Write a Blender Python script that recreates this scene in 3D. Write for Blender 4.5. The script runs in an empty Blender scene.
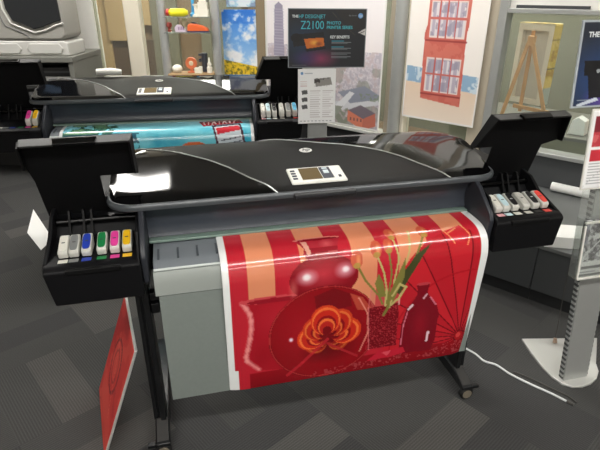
import bpy, bmesh, math, random
import numpy as np
from mathutils import Vector, Matrix
random.seed(4)
SC = bpy.context.scene
COL = SC.collection
PI = math.pi

# ------------------------------------------------------------------ helpers
def lin(v):
    v = v / 255.0
    return v / 12.92 if v <= 0.04045 else ((v + 0.055) / 1.055) ** 2.4
def rgb(r, g, b): return (lin(r), lin(g), lin(b), 1.0)

def material(name, col, rough=0.5, metal=0.0, coat=0.0, spec=0.5, noise=0.0, nscale=40.0, bump=0.0, bscale=300.0, ior=1.5):
    m = bpy.data.materials.new(name); m.use_nodes = True
    nt = m.node_tree; b = nt.nodes['Principled BSDF']
    b.inputs['Base Color'].default_value = col
    b.inputs['Roughness'].default_value = rough
    b.inputs['IOR'].default_value = ior
    b.inputs['Metallic'].default_value = metal
    b.inputs['Coat Weight'].default_value = coat
    b.inputs['Coat Roughness'].default_value = 0.04
    b.inputs['Specular IOR Level'].default_value = spec
    if noise > 0 or bump > 0:
        tc = nt.nodes.new('ShaderNodeTexCoord')
    if noise > 0:
        n = nt.nodes.new('ShaderNodeTexNoise'); n.inputs['Scale'].default_value = nscale; n.inputs['Detail'].default_value = 4
        nt.links.new(tc.outputs['Object'], n.inputs['Vector'])
        mx = nt.nodes.new('ShaderNodeMix'); mx.data_type = 'RGBA'
        mx.inputs['A'].default_value = tuple(max(0, c * (1 - noise)) for c in col[:3]) + (1,)
        mx.inputs['B'].default_value = tuple(min(1, c * (1 + noise)) for c in col[:3]) + (1,)
        nt.links.new(n.outputs['Fac'], mx.inputs['Factor']); nt.links.new(mx.outputs['Result'], b.inputs['Base Color'])
    if bump > 0:
        n2 = nt.nodes.new('ShaderNodeTexNoise'); n2.inputs['Scale'].default_value = bscale
        nt.links.new(tc.outputs['Object'], n2.inputs['Vector'])
        bp = nt.nodes.new('ShaderNodeBump'); bp.inputs['Strength'].default_value = bump; bp.inputs['Distance'].default_value = 0.002
        nt.links.new(n2.outputs['Fac'], bp.inputs['Height']); nt.links.new(bp.outputs['Normal'], b.inputs['Normal'])
    return m

def emission(name, col, strength):
    m = bpy.data.materials.new(name); m.use_nodes = True
    nt = m.node_tree; nt.nodes.clear()
    e = nt.nodes.new('ShaderNodeEmission'); e.inputs['Color'].default_value = col; e.inputs['Strength'].default_value = strength
    o = nt.nodes.new('ShaderNodeOutputMaterial'); nt.links.new(e.outputs[0], o.inputs[0])
    return m

def glass_material(name, tint=(0.93, 0.96, 0.94, 1), haze=0.0, refl=0.5):
    m = bpy.data.materials.new(name); m.use_nodes = True
    nt = m.node_tree; nt.nodes.clear()
    t = nt.nodes.new('ShaderNodeBsdfTransparent'); t.inputs['Color'].default_value = tint
    g = nt.nodes.new('ShaderNodeBsdfGlossy'); g.inputs['Roughness'].default_value = 0.02
    d = nt.nodes.new('ShaderNodeBsdfDiffuse'); d.inputs['Color'].default_value = (0.8, 0.8, 0.78, 1)
    f = nt.nodes.new('ShaderNodeFresnel'); f.inputs['IOR'].default_value = 1.3
    mt = nt.nodes.new('ShaderNodeMath'); mt.operation = 'MULTIPLY'; mt.inputs[1].default_value = refl
    nt.links.new(f.outputs[0], mt.inputs[0])
    m1 = nt.nodes.new('ShaderNodeMixShader'); nt.links.new(mt.outputs[0], m1.inputs[0]); nt.links.new(t.outputs[0], m1.inputs[1]); nt.links.new(g.outputs[0], m1.inputs[2])
    m2 = nt.nodes.new('ShaderNodeMixShader'); m2.inputs[0].default_value = haze
    nt.links.new(m1.outputs[0], m2.inputs[1]); nt.links.new(d.outputs[0], m2.inputs[2])
    o = nt.nodes.new('ShaderNodeOutputMaterial'); nt.links.new(m2.outputs[0], o.inputs[0])
    return m

def print_material(name, rough=0.35, coat=0.0):
    m = bpy.data.materials.new(name); m.use_nodes = True
    nt = m.node_tree; b = nt.nodes['Principled BSDF']
    a = nt.nodes.new('ShaderNodeVertexColor'); a.layer_name = 'print'
    nt.links.new(a.outputs['Color'], b.inputs['Base Color'])
    b.inputs['Roughness'].default_value = rough
    b.inputs['Coat Weight'].default_value = coat; b.inputs['Coat Roughness'].default_value = 0.05
    return m

class MB:
    """collects shapes in one bmesh and links them as one object"""
    def __init__(self): self.bm = bmesh.new()
    def poly(self, pts, faces):
        vs = [self.bm.verts.new(p) for p in pts]
        for f in faces:
            try: self.bm.faces.new([vs[i] for i in f])
            except ValueError: pass
        return vs
    def box(self, x0, x1, y0, y1, z0, z1):
        p = [(x, y, z) for z in (z0, z1) for y in (y0, y1) for x in (x0, x1)]
        self.poly(p, [(0,2,3,1),(4,5,7,6),(0,1,5,4),(2,6,7,3),(0,4,6,2),(1,3,7,5)]); return self
    def prism(self, outline, a0, a1, axis='x'):
        """2-D outline extruded along an axis; x: (y,z)  y: (x,z)  z: (x,y)"""
        def pt(p, a): return {'x': (a, p[0], p[1]), 'y': (p[0], a, p[1]), 'z': (p[0], p[1], a)}[axis]
        n = len(outline)
        pts = [pt(p, a0) for p in outline] + [pt(p, a1) for p in outline]
        fs = [tuple(range(n)), tuple(range(2*n-1, n-1, -1))]
        fs += [(i, (i+1) % n, n+(i+1) % n, n+i) for i in range(n)]
        self.poly(pts, fs); return self
    def tube(self, path, r, seg=10, closed=False, caps=True):
        path = [Vector(p) for p in path]; rings = []; n = len(path); ref = None
        for i, p in enumerate(path):
            if closed: t = path[(i+1) % n] - path[i-1]
            else: t = path[min(i+1, n-1)] - path[max(i-1, 0)]
            t.normalize()
            if ref is None or abs(ref.dot(t)) > .95:
                ref = Vector((0, 0, 1)) if abs(t.z) < .9 else Vector((1, 0, 0))
            u = ref.cross(t).normalized(); v = t.cross(u)
            rr = r[i] if isinstance(r, (list, tuple)) else r
            rings.append([self.bm.verts.new(p + (u*math.cos(2*PI*k/seg) + v*math.sin(2*PI*k/seg))*rr) for k in range(seg)])
        for i in range(n if closed else n-1):
            a, b = rings[i], rings[(i+1) % n]
            for k in range(seg): self.bm.faces.new((a[k], a[(k+1) % seg], b[(k+1) % seg], b[k]))
        if caps and not closed:
            self.bm.faces.new(rings[0][::-1]); self.bm.faces.new(rings[-1])
        return self
    def lathe(self, prof, c=(0, 0, 0), seg=24, axis='z'):
        rings = []
        for (r, h) in prof:
            ring = []
            for k in range(seg):
                a = 2*PI*k/seg; x, y = r*math.cos(a), r*math.sin(a)
                p = {'z': (x, y, h), 'x': (h, x, y), 'y': (x, h, y)}[axis]
                ring.append(self.bm.verts.new((p[0]+c[0], p[1]+c[1], p[2]+c[2])))
            rings.append(ring)
        for a, b in zip(rings[:-1], rings[1:]):
            for k in range(seg): self.bm.faces.new((a[k], a[(k+1) % seg], b[(k+1) % seg], b[k]))
        self.bm.faces.new(rings[0][::-1]); self.bm.faces.new(rings[-1]); return self
    def grid(self, fn, nu, nv):
        g = [[self.bm.verts.new(fn(i/nu, j/nv)) for j in range(nv+1)] for i in range(nu+1)]
        for i in range(nu):
            for j in range(nv): self.bm.faces.new((g[i][j], g[i+1][j], g[i+1][j+1], g[i][j+1]))
        return g
    def xf(self, M): bmesh.ops.transform(self.bm, matrix=M, verts=self.bm.verts); return self
    def build(self, name, mat, parent=None, bevel=0.0, bseg=2, smooth=False, solid=0.0, angle=35, merge=False):
        if merge: bmesh.ops.remove_doubles(self.bm, verts=self.bm.verts, dist=1e-5)
        bmesh.ops.recalc_face_normals(self.bm, faces=self.bm.faces)
        me = bpy.data.meshes.new(name); self.bm.to_mesh(me); self.bm.free()
        if smooth:
            for p in me.polygons: p.use_smooth = True
        me.materials.append(mat)
        o = bpy.data.objects.new(name, me); COL.objects.link(o)
        if parent: o.parent = parent
        if solid:
            md = o.modifiers.new('thick', 'SOLIDIFY'); md.thickness = solid; md.offset = 0
        if bevel:
            md = o.modifiers.new('bevel', 'BEVEL'); md.width = bevel; md.segments = bseg; md.limit_method = 'ANGLE'; md.angle_limit = math.radians(30)
            for p in me.polygons: p.use_smooth = True
            md.harden_normals = True
        elif smooth:
            try: me.set_sharp_from_angle(angle=math.radians(angle))
            except Exception: pass
        return o

def thing(name, label, cat, loc=(0, 0, 0), rotz=0.0, group=None):
    o = bpy.data.objects.new(name, None); COL.objects.link(o)
    o.empty_display_size = .05
    o.location = loc; o.rotation_euler = (0, 0, rotz)
    o['label'] = label; o['category'] = cat
    if group: o['group'] = group
    return o
def tag(o, label, cat, group=None):
    o['label'] = label; o['category'] = cat
    if group: o['group'] = group
    return o
def struct(o): o['kind'] = 'structure'; return o
def place(o, loc, rotz=0.0): o.location = loc; o.rotation_euler = (0, 0, rotz); return o
def copy_tree(o, parent=None):
    c = o.copy(); COL.objects.link(c)
    if parent: c.parent = parent
    for ch in list(o.children): copy_tree(ch, c)
    return c

def lettering(body, size, mat, parent, loc, rot=(PI/2, 0, 0), align='LEFT', name='lettering', bold=0.0, shear=0.0, sx=1.0):
    cu = bpy.data.curves.new(name, 'FONT'); cu.body = body; cu.size = size; cu.align_x = align; cu.extrude = 0.0004
    cu.offset = bold; cu.shear = shear; cu.resolution_u = 3
    o = bpy.data.objects.new(name, cu); COL.objects.link(o)
    bpy.context.view_layer.update()
    me = bpy.data.meshes.new_from_object(o.evaluated_get(bpy.context.evaluated_depsgraph_get()))
    bpy.data.objects.remove(o); bpy.data.curves.remove(cu)
    me.name = name; me.materials.clear(); me.materials.append(mat)
    n = bpy.data.objects.new(name, me); COL.objects.link(n)
    n.parent = parent; n.location = loc; n.rotation_euler = rot; n.scale = (sx, 1, 1)
    return n

# ------------------------------------------------------- drawing of prints
class Art:
    """colours a dense vertex grid: X across, T down, in metres"""
    def __init__(self, X, T, base):
        self.X, self.T = X, T
        self.c = np.zeros(X.shape + (3,)); self.c[:] = base
    def fill(self, m, col, a=1.0):
        m = np.asarray(m, float)[..., None] * a
        self.c = self.c*(1-m) + np.asarray(col, float)*m
    def ell(self, x, t, rx, rt, col, a=1.0, soft=0.0):
        d = np.sqrt(((self.X-x)/rx)**2 + ((self.T-t)/rt)**2)
        m = np.clip((1-d)/soft, 0, 1) if soft else d < 1
        self.fill(m, col, a)
    def ring(self, x, t, r, w, col, a=1.0, asp=1.0):
        d = np.sqrt((self.X-x)**2 + ((self.T-t)/asp)**2)
        self.fill(np.abs(d-r) < w/2, col, a)
    def rect(self, x0, x1, t0, t1, col, a=1.0):
        self.fill((self.X > x0) & (self.X < x1) & (self.T > t0) & (self.T < t1), col, a)
    def inside(self, pts):
        m = np.zeros(self.X.shape, bool); n = len(pts)
        for i in range(n):
            (x1, y1), (x2, y2) = pts[i], pts[(i+1) % n]
            if y1 == y2: continue
            c = ((y1 > self.T) != (y2 > self.T)) & (self.X < (x2-x1)*(self.T-y1)/(y2-y1)+x1)
            m ^= c
        return m
    def poly(self, pts, col, a=1.0): self.fill(self.inside(pts), col, a)
    def line(self, pts, w, col, a=1.0):
        for (x1, y1), (x2, y2) in zip(pts[:-1], pts[1:]):
            dx, dy = x2-x1, y2-y1; L = dx*dx+dy*dy+1e-12
            k = np.clip(((self.X-x1)*dx+(self.T-y1)*dy)/L, 0, 1)
            d = np.hypot(self.X-x1-k*dx, self.T-y1-k*dy)
            self.fill(d < w/2, col, a)
    def noise(self, scale, seed=0):
        rs = np.random.RandomState(seed); out = np.zeros(self.X.shape); amp = 1.0; tot = 0
        for o in range(4):
            s = scale*2**o; N = 64; g = rs.rand(N, N)
            u = (self.X*s) % N; v = (self.T*s) % N
            i = np.floor(u).astype(int) % N; j = np.floor(v).astype(int) % N
            fu, fv = u-np.floor(u), v-np.floor(v); fu = fu*fu*(3-2*fu); fv = fv*fv*(3-2*fv)
            i1, j1 = (i+1) % N, (j+1) % N
            out += amp*(g[i, j]*(1-fu)*(1-fv)+g[i1, j]*fu*(1-fv)+g[i, j1]*(1-fu)*fv+g[i1, j1]*fu*fv)
            tot += amp; amp *= .5
        return out/tot
    def grad(self, t0, t1, c0, c1, mask=None):
        k = np.clip((self.T-t0)/(t1-t0), 0, 1)[..., None]
        col = np.asarray(c0)*(1-k)+np.asarray(c1)*k
        if mask is None: self.c = col+0*self.c
        else: self.c = np.where(mask[..., None], col, self.c)

def to_lin(c):
    c = np.clip(c, 0, 255)/255.0
    return np.where(c <= .04045, c/12.92, ((c+.055)/1.055)**2.4)

def printed_sheet(name, nx, nt, w, h, pos, paint, mat, parent=None, thick=0.0006):
    """a sheet nx x nt; pos(x,t) gives its 3-D place; paint(Art) its colours"""
    xs = np.linspace(0, w, nx+1); ts = np.linspace(0, h, nt+1)
    X, T = np.meshgrid(xs, ts, indexing='ij')
    A = Art(X, T, (245, 245, 243)); paint(A)
    P = np.array([[pos(x, t) for t in ts] for x in xs], float)
    verts = P.reshape(-1, 3); k = nt+1
    faces = [(i*k+j, i*k+j+1, (i+1)*k+j+1, (i+1)*k+j) for i in range(nx) for j in range(nt)]
    me = bpy.data.meshes.new(name); me.from_pydata(verts.tolist(), [], faces); me.update()
    ca = me.color_attributes.new('print', 'FLOAT_COLOR', 'POINT')
    d = np.ones((len(verts), 4)); d[:, :3] = to_lin(A.c).reshape(-1, 3)
    ca.data.foreach_set('color', d.reshape(-1))
    for p in me.polygons: p.use_smooth = True
    me.materials.append(mat)
    o = bpy.data.objects.new(name, me); COL.objects.link(o)
    if parent: o.parent = parent
    md = o.modifiers.new('thick', 'SOLIDIFY'); md.thickness = thick; md.offset = -1
    return o
def flat_pos(w, h): return lambda x, t: (x, 0.0, h-t)

# ---------------------------------------------------------------- materials
M = {}
M['black'] = material('black_plastic', rgb(18, 18, 20), .42, ior=1.25, bump=.15, bscale=900)
M['lid_black'] = material('lid_black_plastic', rgb(15, 15, 16), .5, ior=1.25, bump=.1, bscale=700)
M['hood'] = material('hood_black', rgb(18, 17, 16), .42, ior=1.14)
M['window'] = material('hood_window_black', rgb(6, 6, 7), .06, ior=1.36)
M['rim'] = material('rim_grey', rgb(76, 80, 84), .3, metal=.1)
M['stripe'] = material('hood_stripe_grey', rgb(170, 172, 170), .25, metal=.5)
M['panel_dark'] = material('front_panel_grey', rgb(57, 62, 70), .26, ior=1.4)
M['cheek'] = material('cheek_grey', rgb(48, 50, 56), .35, ior=1.4)
M['platen'] = material('platen_grey', rgb(120, 126, 132), .35)
M['groove'] = material('platen_groove', rgb(80, 86, 92), .4)
M['apron'] = material('apron_grey', rgb(150, 156, 152), .5)
M['cloth'] = material('bin_cloth_grey', rgb(124, 132, 128), .75, noise=.06, nscale=90)
M['edge_highlight'] = material('edge_highlight', rgb(215, 222, 220), .25)
M['green_strip'] = material('slot_green_grey', rgb(120, 142, 132), .2, coat=.4)
M['white_plastic'] = material('white_plastic', rgb(232, 231, 224), .4)
M['silver'] = material('silver_plastic', rgb(205, 205, 202), .35, metal=.3)
M['lcd'] = material('screen_brown', rgb(98, 80, 40), .5, ior=1.2)
M['btn'] = material('button_grey', rgb(56, 62, 72), .5, ior=1.3)
M['btn_light'] = material('button_light', rgb(200, 214, 220), .3)
M['rubber'] = material('rubber_black', rgb(18, 18, 18), .7)
M['wheel_grey'] = material('wheel_grey', rgb(120, 112, 98), .5)
M['leg'] = material('stand_black_metal', rgb(22, 23, 25), .38)
M['tread'] = material('foot_dark_grey', rgb(58, 57, 56), .45)
M['alu'] = material('aluminium', rgb(190, 192, 190), .38, metal=.55, noise=.05, nscale=15)
M['alu_light'] = material('light_aluminium', rgb(212, 212, 208), .4, metal=.35)
M['white_paint'] = material('white_paint', rgb(236, 234, 228), .6, noise=.02)
M['cream'] = material('cream_frame', rgb(226, 218, 200), .5)
M['beige'] = material('beige_frame', rgb(176, 166, 148), .55)
M['brown_frame'] = material('brown_frame', rgb(140, 124, 98), .55)
M['glass'] = glass_material('window_glass', haze=.05)
M['shelf_glass'] = glass_material('shelf_glass', (.85, .92, .9, 1), haze=.12)
M['acrylic'] = glass_material('clear_acrylic', (.94, .96, .95, 1), haze=.10, refl=.8)
M['print_gloss'] = print_material('glossy_photo_print', .22, .55)
M['print_satin'] = print_material('satin_print', .45, .0)
M['print_matte'] = print_material('matte_print', .6, .0)
M['bench'] = material('bench_dark_laminate', rgb(72, 74, 76), .4)
M['bench_top'] = material('bench_top_grey', rgb(104, 106, 106), .4)
M['kick'] = material('kick_dark', rgb(34, 35, 37), .6)
M['desk'] = material('desk_grey', rgb(112, 112, 106), .5)
M['desk_dark'] = material('desk_inner_dark', rgb(40, 40, 40), .6)
M['mach'] = material('machine_grey', rgb(146, 144, 138), .45)
M['mach_light'] = material('machine_light_grey', rgb(186, 185, 180), .45)
M['mach_dark'] = material('machine_seam', rgb(96, 96, 94), .5)
M['mach_glass'] = material('machine_window', rgb(20, 23, 28), .12, coat=.8)
M['pine'] = material('easel_pine', rgb(206, 158, 104), .55, noise=.12, nscale=25)
M['canvas'] = material('canvas_white', rgb(206, 200, 188), .8)
M['paper'] = material('paper_white', rgb(240, 240, 238), .6)
M['cable_white'] = material('cable_white', rgb(225, 228, 228), .4)
M['cable_grey'] = material('cable_grey', rgb(66, 64, 60), .5)
M['txt_white'] = material('text_white', rgb(225, 230, 232), .5)
M['txt_cyan'] = material('text_cyan', rgb(70, 190, 205), .5)
M['txt_grey'] = material('text_grey', rgb(120, 125, 130), .5)
M['logo_blue'] = material('logo_blue', rgb(120, 170, 225), .4)
M['wood'] = material('shelf_wood', rgb(172, 140, 98), .55, noise=.12, nscale=12)
M['ceiling'] = material('ceiling_white', rgb(214, 212, 206), .85)
M['room_wall'] = material('room_wall', rgb(200, 198, 190), .8)
M['olive'] = material('olive_wall', rgb(112, 113, 98), .7, noise=.05, nscale=2)
M['olive_box'] = material('olive_ledge', rgb(120, 122, 98), .5)
M['corridor'] = material('corridor_floor', rgb(104, 84, 60), .35, noise=.1, nscale=3)
M['tan'] = material('tan_panel', rgb(178, 152, 108), .6, noise=.05, nscale=3)
M['brown_panel'] = material('brown_panel', rgb(126, 104, 78), .6, noise=.1, nscale=4)
M['dark_brown'] = material('dark_brown_panel', rgb(84, 66, 48), .6)
M['grey_green'] = material('grey_green_panel', rgb(116, 114, 96), .6)
M['lamp'] = emission('lamp_tube_light', (1.0, .97, .92, 1), 22.0)
M['fill_hall_dim'] = emission('hall_fill_dim', (1.0, .95, .87, 1), 14.0)
M['fill_hall'] = emission('hall_fill_light', (1.0, .95, .87, 1), 30.0)
def plain(name, r, g, b, rough=.4, **k):
    if name not in M: M[name] = material(name, rgb(r, g, b), rough, **k)
    return M[name]

# carpet: planks of ribbed grey, some quarter turned
def carpet_material():
    m = bpy.data.materials.new('carpet_tiles'); m.use_nodes = True
    nt = m.node_tree; b = nt.nodes['Principled BSDF']; N = nt.nodes.new; L = nt.links.new
    tc = N('ShaderNodeTexCoord'); mp = N('ShaderNodeMapping'); mp.inputs['Rotation'].default_value = (0, 0, math.radians(61.5))
    mp.inputs['Location'].default_value = (.09, .02, 0)
    L(tc.outputs['Object'], mp.inputs['Vector'])
    sp = N('ShaderNodeSeparateXYZ'); L(mp.outputs[0], sp.inputs[0])
    def math_(op, a, c=None):
        n = N('ShaderNodeMath'); n.operation = op
        if isinstance(a, (int, float)): n.inputs[0].default_value = a
        else: L(a, n.inputs[0])
        if c is not None:
            if isinstance(c, (int, float)): n.inputs[1].default_value = c
            else: L(c, n.inputs[1])
        return n.outputs[0]
    tile = .5
    ix = math_('FLOOR', math_('DIVIDE', sp.outputs[0], tile)); iy = math_('FLOOR', math_('DIVIDE', sp.outputs[1], tile))
    chk = math_('MODULO', math_('ABSOLUTE', math_('ADD', ix, iy)), 2.0)
    # plank index runs along y in even tiles and along x in odd tiles
    px = math_('FLOOR', math_('DIVIDE', sp.outputs[0], tile/3)); py = math_('FLOOR', math_('DIVIDE', sp.outputs[1], tile/3))
    mixx = N('ShaderNodeMix'); L(chk, mixx.inputs['Factor']); L(ix, mixx.inputs['A']); L(px, mixx.inputs['B'])
    mixy = N('ShaderNodeMix'); L(chk, mixy.inputs['Factor']); L(py, mixy.inputs['A']); L(iy, mixy.inputs['B'])
    cb = N('ShaderNodeCombineXYZ'); L(mixx.outputs['Result'], cb.inputs[0]); L(mixy.outputs['Result'], cb.inputs[1]); L(chk, cb.inputs[2])
    wn = N('ShaderNodeTexWhiteNoise'); wn.noise_dimensions = '3D'; L(cb.outputs[0], wn.inputs['Vector'])
    cr = N('ShaderNodeValToRGB'); cr.color_ramp.interpolation = 'CONSTANT'
    el = cr.color_ramp.elements
    el[0].position = 0; el[0].color = rgb(64, 64, 64)
    el[1].position = .3; el[1].color = rgb(69, 69, 68)
    e = el.new(.6); e.color = rgb(69, 69, 68)
    e = el.new(.85); e.color = rgb(79, 78, 76)
    L(wn.outputs['Value'], cr.inputs[0])
    # ribs
    rc = N('ShaderNodeMix'); L(chk, rc.inputs['Factor']); L(sp.outputs[1], rc.inputs['A']); L(sp.outputs[0], rc.inputs['B'])
    rib = math_('SINE', math_('MULTIPLY', rc.outputs['Result'], 2*PI/.011))
    ns = N('ShaderNodeTexNoise'); ns.inputs['Scale'].default_value = 260; ns.inputs['Detail'].default_value = 3; L(tc.outputs['Object'], ns.inputs['Vector'])
    f = math_('ADD', math_('MULTIPLY', rib, .16), math_('MULTIPLY', ns.outputs['Fac'], .9))
    f = math_('ADD', f, .64)
    mul = N('ShaderNodeMix'); mul.data_type = 'RGBA'; mul.blend_type = 'MULTIPLY'; mul.inputs['Factor'].default_value = 1
    L(cr.outputs[0], mul.inputs['A']); cbc = N('ShaderNodeCombineColor')
    for k in range(3): L(f, cbc.inputs[k])
    L(cbc.outputs[0], mul.inputs['B']); L(mul.outputs['Result'], b.inputs['Base Color'])
    b.inputs['Roughness'].default_value = .95; b.inputs['Specular IOR Level'].default_value = .1
    bp = N('ShaderNodeBump'); bp.inputs['Strength'].default_value = .4; bp.inputs['Distance'].default_value = .003
    L(f, bp.inputs['Height']); L(bp.outputs[0], b.inputs['Normal'])
    return m
M['carpet'] = carpet_material()

# ---------------------------------------------------------- frames of the place
CAM = Vector((-0.453, -1.626, 1.624)); YAW = -0.2399
RT = Vector((math.cos(YAW), math.sin(YAW), 0)); HD = Vector((-math.sin(YAW), math.cos(YAW), 0))
DL = 5.12                                             # glass wall on the left, square to the look
LW0 = Vector((CAM.x, CAM.y, 0)) + HD*DL               # its origin; x along RT, y outwards along HD
ROTL = math.atan2(RT.y, RT.x)
def LW(s, d=0.0, z=0.0): return LW0 + RT*s + HD*d + Vector((0, 0, z))
NR = Vector((.817, .577, 0)).normalized(); AR = Vector((.577, -.817, 0)).normalized()
RW0 = NR*2.35
ROTR = math.atan2(AR.y, AR.x)
def RW(a, d=0.0, z=0.0): return RW0 + AR*a + NR*d + Vector((0, 0, z))

# =============================================================== THE SETTING
H = 2.75
o = MB().box(-9, 9, -6, 10, -.06, 0).build('floor', M['carpet']); struct(o)
# the hall floor beyond the glass lies on top
pl = [LW(-7, .12), LW(-.29, .12), RW(-2.4, .12), RW(4.5, .12), RW(4.5, 2.2), RW(-2.2, 2.2), LW(.6, 3.4), LW(-7, 3.4)]
o = MB().prism([(p.x, p.y) for p in pl], .001, .012, 'z').build('trim_1', M['corridor']); struct(o)
o = MB().box(-9, 9, -6, 10, H, H+.08).build('ceiling', M['ceiling']); struct(o)
def wall_strip(name, f, a0, a1, z0, z1, d0, d1, mat, rot, parent=None, bevel=0):
    o0 = f(0)
    o = MB().box(a0, a1, d0, d1, z0, z1).build(name, mat, parent, bevel=bevel)
    if parent is None: o.location = o0; o.rotation_euler = (0, 0, rot); struct(o)
    return o
# room behind and beside the camera
o = MB().box(-4.25, -4.05, -5, 4.6, 0, H).build('wall_left', M['room_wall']); struct(o)
o = MB().box(-4.3, 3.7, -5.1, -4.9, 0, H).build('wall_back', M['room_wall']); struct(o)
o = MB().box(3.55, 3.7, -5, -.95, 0, H).build('wall_right', M['room_wall']); struct(o)
# far-left wall: white wall, then the glass
wall_strip('wall_front', LW, -3.9, -1.93, 0, H, 0, .12, M['white_paint'], ROTL)
wall_strip('trim_2', LW, -1.93, -.29, 0, .80, .02, .10, M['kick'], ROTL)
w = thing('window_1', 'left glazed wall', 'window', LW(0), ROTL); del w['label']; del w['category']; struct(w)
MB().box(-1.93, -.41, .045, .055, .83, 2.5).build('pane', M['glass'], w)
MB().box(-1.93, -.29, 0, .10, .80, .845).build('rail', M['alu'], w, bevel=.006)
MB().box(-1.645, -1.495, -.02, .10, .845, H).build('mullion', M['cream'], w, bevel=.012)
MB().box(-1.932, -1.92, .02, .06, .845, H).build('pane_edge', plain('glass_edge_green', 172, 172, 150), w)
MB().box(-.415, -.33, -.03, .10, .845, H).build('mullion', M['brown_frame'], w, bevel=.01)
MB().box(-.33, -.27, -.05, .10, 0, H).build('corner_post', M['white_paint'], w, bevel=.01)
MB().box(-1.93, -.29, 0, .1, 2.5, H).build('header', M['white_paint'], w)
# right-hand glazed wall
wall_strip('wall_window', RW, -2.56, -.33, 0, .50, 0, .1, M['kick'], ROTR)
wall_strip('trim_3', RW, -.33, 3.2, 0, .585, -.005, .1, M['bench'], ROTR)
w = thing('window_2', 'x', 'x', RW(0), ROTR); del w['label']; del w['category']; struct(w)
MB().box(-2.5, -.33, .05, .06, .52, 2.5).build('pane', M['glass'], w)
MB().box(-2.56, -.36, -.05, .10, .495, .525).build('rail', M['alu_light'], w, bevel=.005)
MB().box(-1.19, -1.145, .0, .10, .525, H).build('mullion', M['beige'], w, bevel=.006)
MB().tube([(-1.085, -.01, .525), (-1.085, -.01, H)], .05, 20).build('post', M['alu'], w, smooth=True)
MB().box(-1.035, -1.0, .0, .10, .525, H).build('mullion', M['cream'], w, bevel=.006)
MB().box(-.46, -.345, .0, .12, .495, H).build('mullion', M['beige'], w, bevel=.008)
MB().box(-2.56, -.33, 0, .1, 2.5, H).build('header', M['white_paint'], w)
w = thing('window_3', 'x', 'x', RW(0), ROTR); del w['label']; del w['category']; struct(w)
MB().box(-.29, 3.2, .05, .06, .61, 1.49).build('pane', M['glass'], w)
MB().box(-.345, -.285, -.02, .10, .585, H).build('frame_post', M['alu'], w, bevel=.01)
MB().box(-.285, 3.2, -.02, .10, 1.485, 1.515).build('rail', M['alu'], w, bevel=.004)
MB().box(-.285, 3.2, -.03, .10, .585, .612).build('sill', M['alu'], w, bevel=.004)
MB().box(-.285, 3.2, .02, .08, 1.515, H).build('fascia', M['white_paint'], w)
MB().box(-.24, .20, .0, .019, 1.517, 1.535).build('channel', plain('channel_dark', 70, 72, 74), w)
# the hall beyond the glass
wall_strip('wall_hall', LW, -7, 1.6, 0, H, 3.4, 3.5, M['brown_panel'], ROTL)
wall_strip('wall_hall_right', RW, -3.6, 4.5, 0, H, 2.2, 2.3, M['olive'], ROTR)
k = 3
for (s0, s1, z0, z1, d0, mt) in [(-2.95, -2.62, .9, H, 3.2, 'tan'), (-2.62, -2.30, 1.12, H, 3.25, 'tan'), (-3.6, -2.95, 0, H, 3.25, 'tan'),
        (-2.30, -1.9, 0, H, 3.3, 'grey_green'), (-1.55, -.9, 0, H, 3.3, 'grey_green'), (-2.95, -2.3, 0, .9, 3.3, 'dark_brown'), (-.9, -.8, 0, H, 3.3, 'dark_brown'), (-.8, -.1, 0, H, 3.35, 'brown_panel')]:
    k += 1
    wall_strip('trim_%d' % k, LW, s0, s1, z0, z1, d0, 3.4, M[mt], ROTL)

# ================================================================ THE PRINTERS
PW = .60      # half width of the print opening
def Llim(x):  # where the front window ends
    return np.interp(x, [-.75, -.645, -.51, -.363, -.30, -.235, -.19, -.15], [.475, .445, .375, .255, .185, .09, .035, -.03])
def Rlim(x):  # where the rear window begins
    return np.interp(x, [-.25, -.1, .0, .10, .18, .272, .33, .382, .435, .48, .51], [.51, .45, .405, .355, .325, .275, .232, .175, .09, .02, -.03])
HX = .715
def plan(x):
    t = max(0, (abs(x)-(HX-.09))/.09); t = min(t, 1)
    s = 1-math.sqrt(max(0, 1-t*t))
    tb = min(1, max(0, (abs(x)-(HX-.12))/.12)); sb = 1-math.sqrt(max(0, 1-tb*tb))
    return -.02+.09*s, .49-.17*sb
def hood_z(x, y):
    yf, yb = plan(x); v = min(1, max(0, (y-yf)/(yb-yf)))
    g = .14+1.18*v if v < .58 else (.8244+.1756*(1-((.88-v)/.30)**2) if v < .88 else 1-.5*((v-.88)/.12)**2)
    if v < .10: g -= .14*(1-v/.10)**2
    e = min(1, max(0, (abs(x)-.42)/.30)); e = 1-.06*e*e*(3-2*e)
    return .986+.061*g*e
def hood_patch(x0, x1, lo, hi, nx, nv):
    mb = MB()
    def fn(u, v):
        x = x0+(x1-x0)*u; yf, yb = plan(x)
        a = min(max(lo(x), yf), yb); b = min(max(hi(x), yf), yb)
        y = a+(b-a)*v
        return (x, y, hood_z(x, y))
    mb.grid(fn, nx, nv)
    bmesh.ops.remove_doubles(mb.bm, verts=mb.bm.verts, dist=1e-5)
    bmesh.ops.dissolve_degenerate(mb.bm, edges=mb.bm.edges, dist=1e-6)
    return mb

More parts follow.
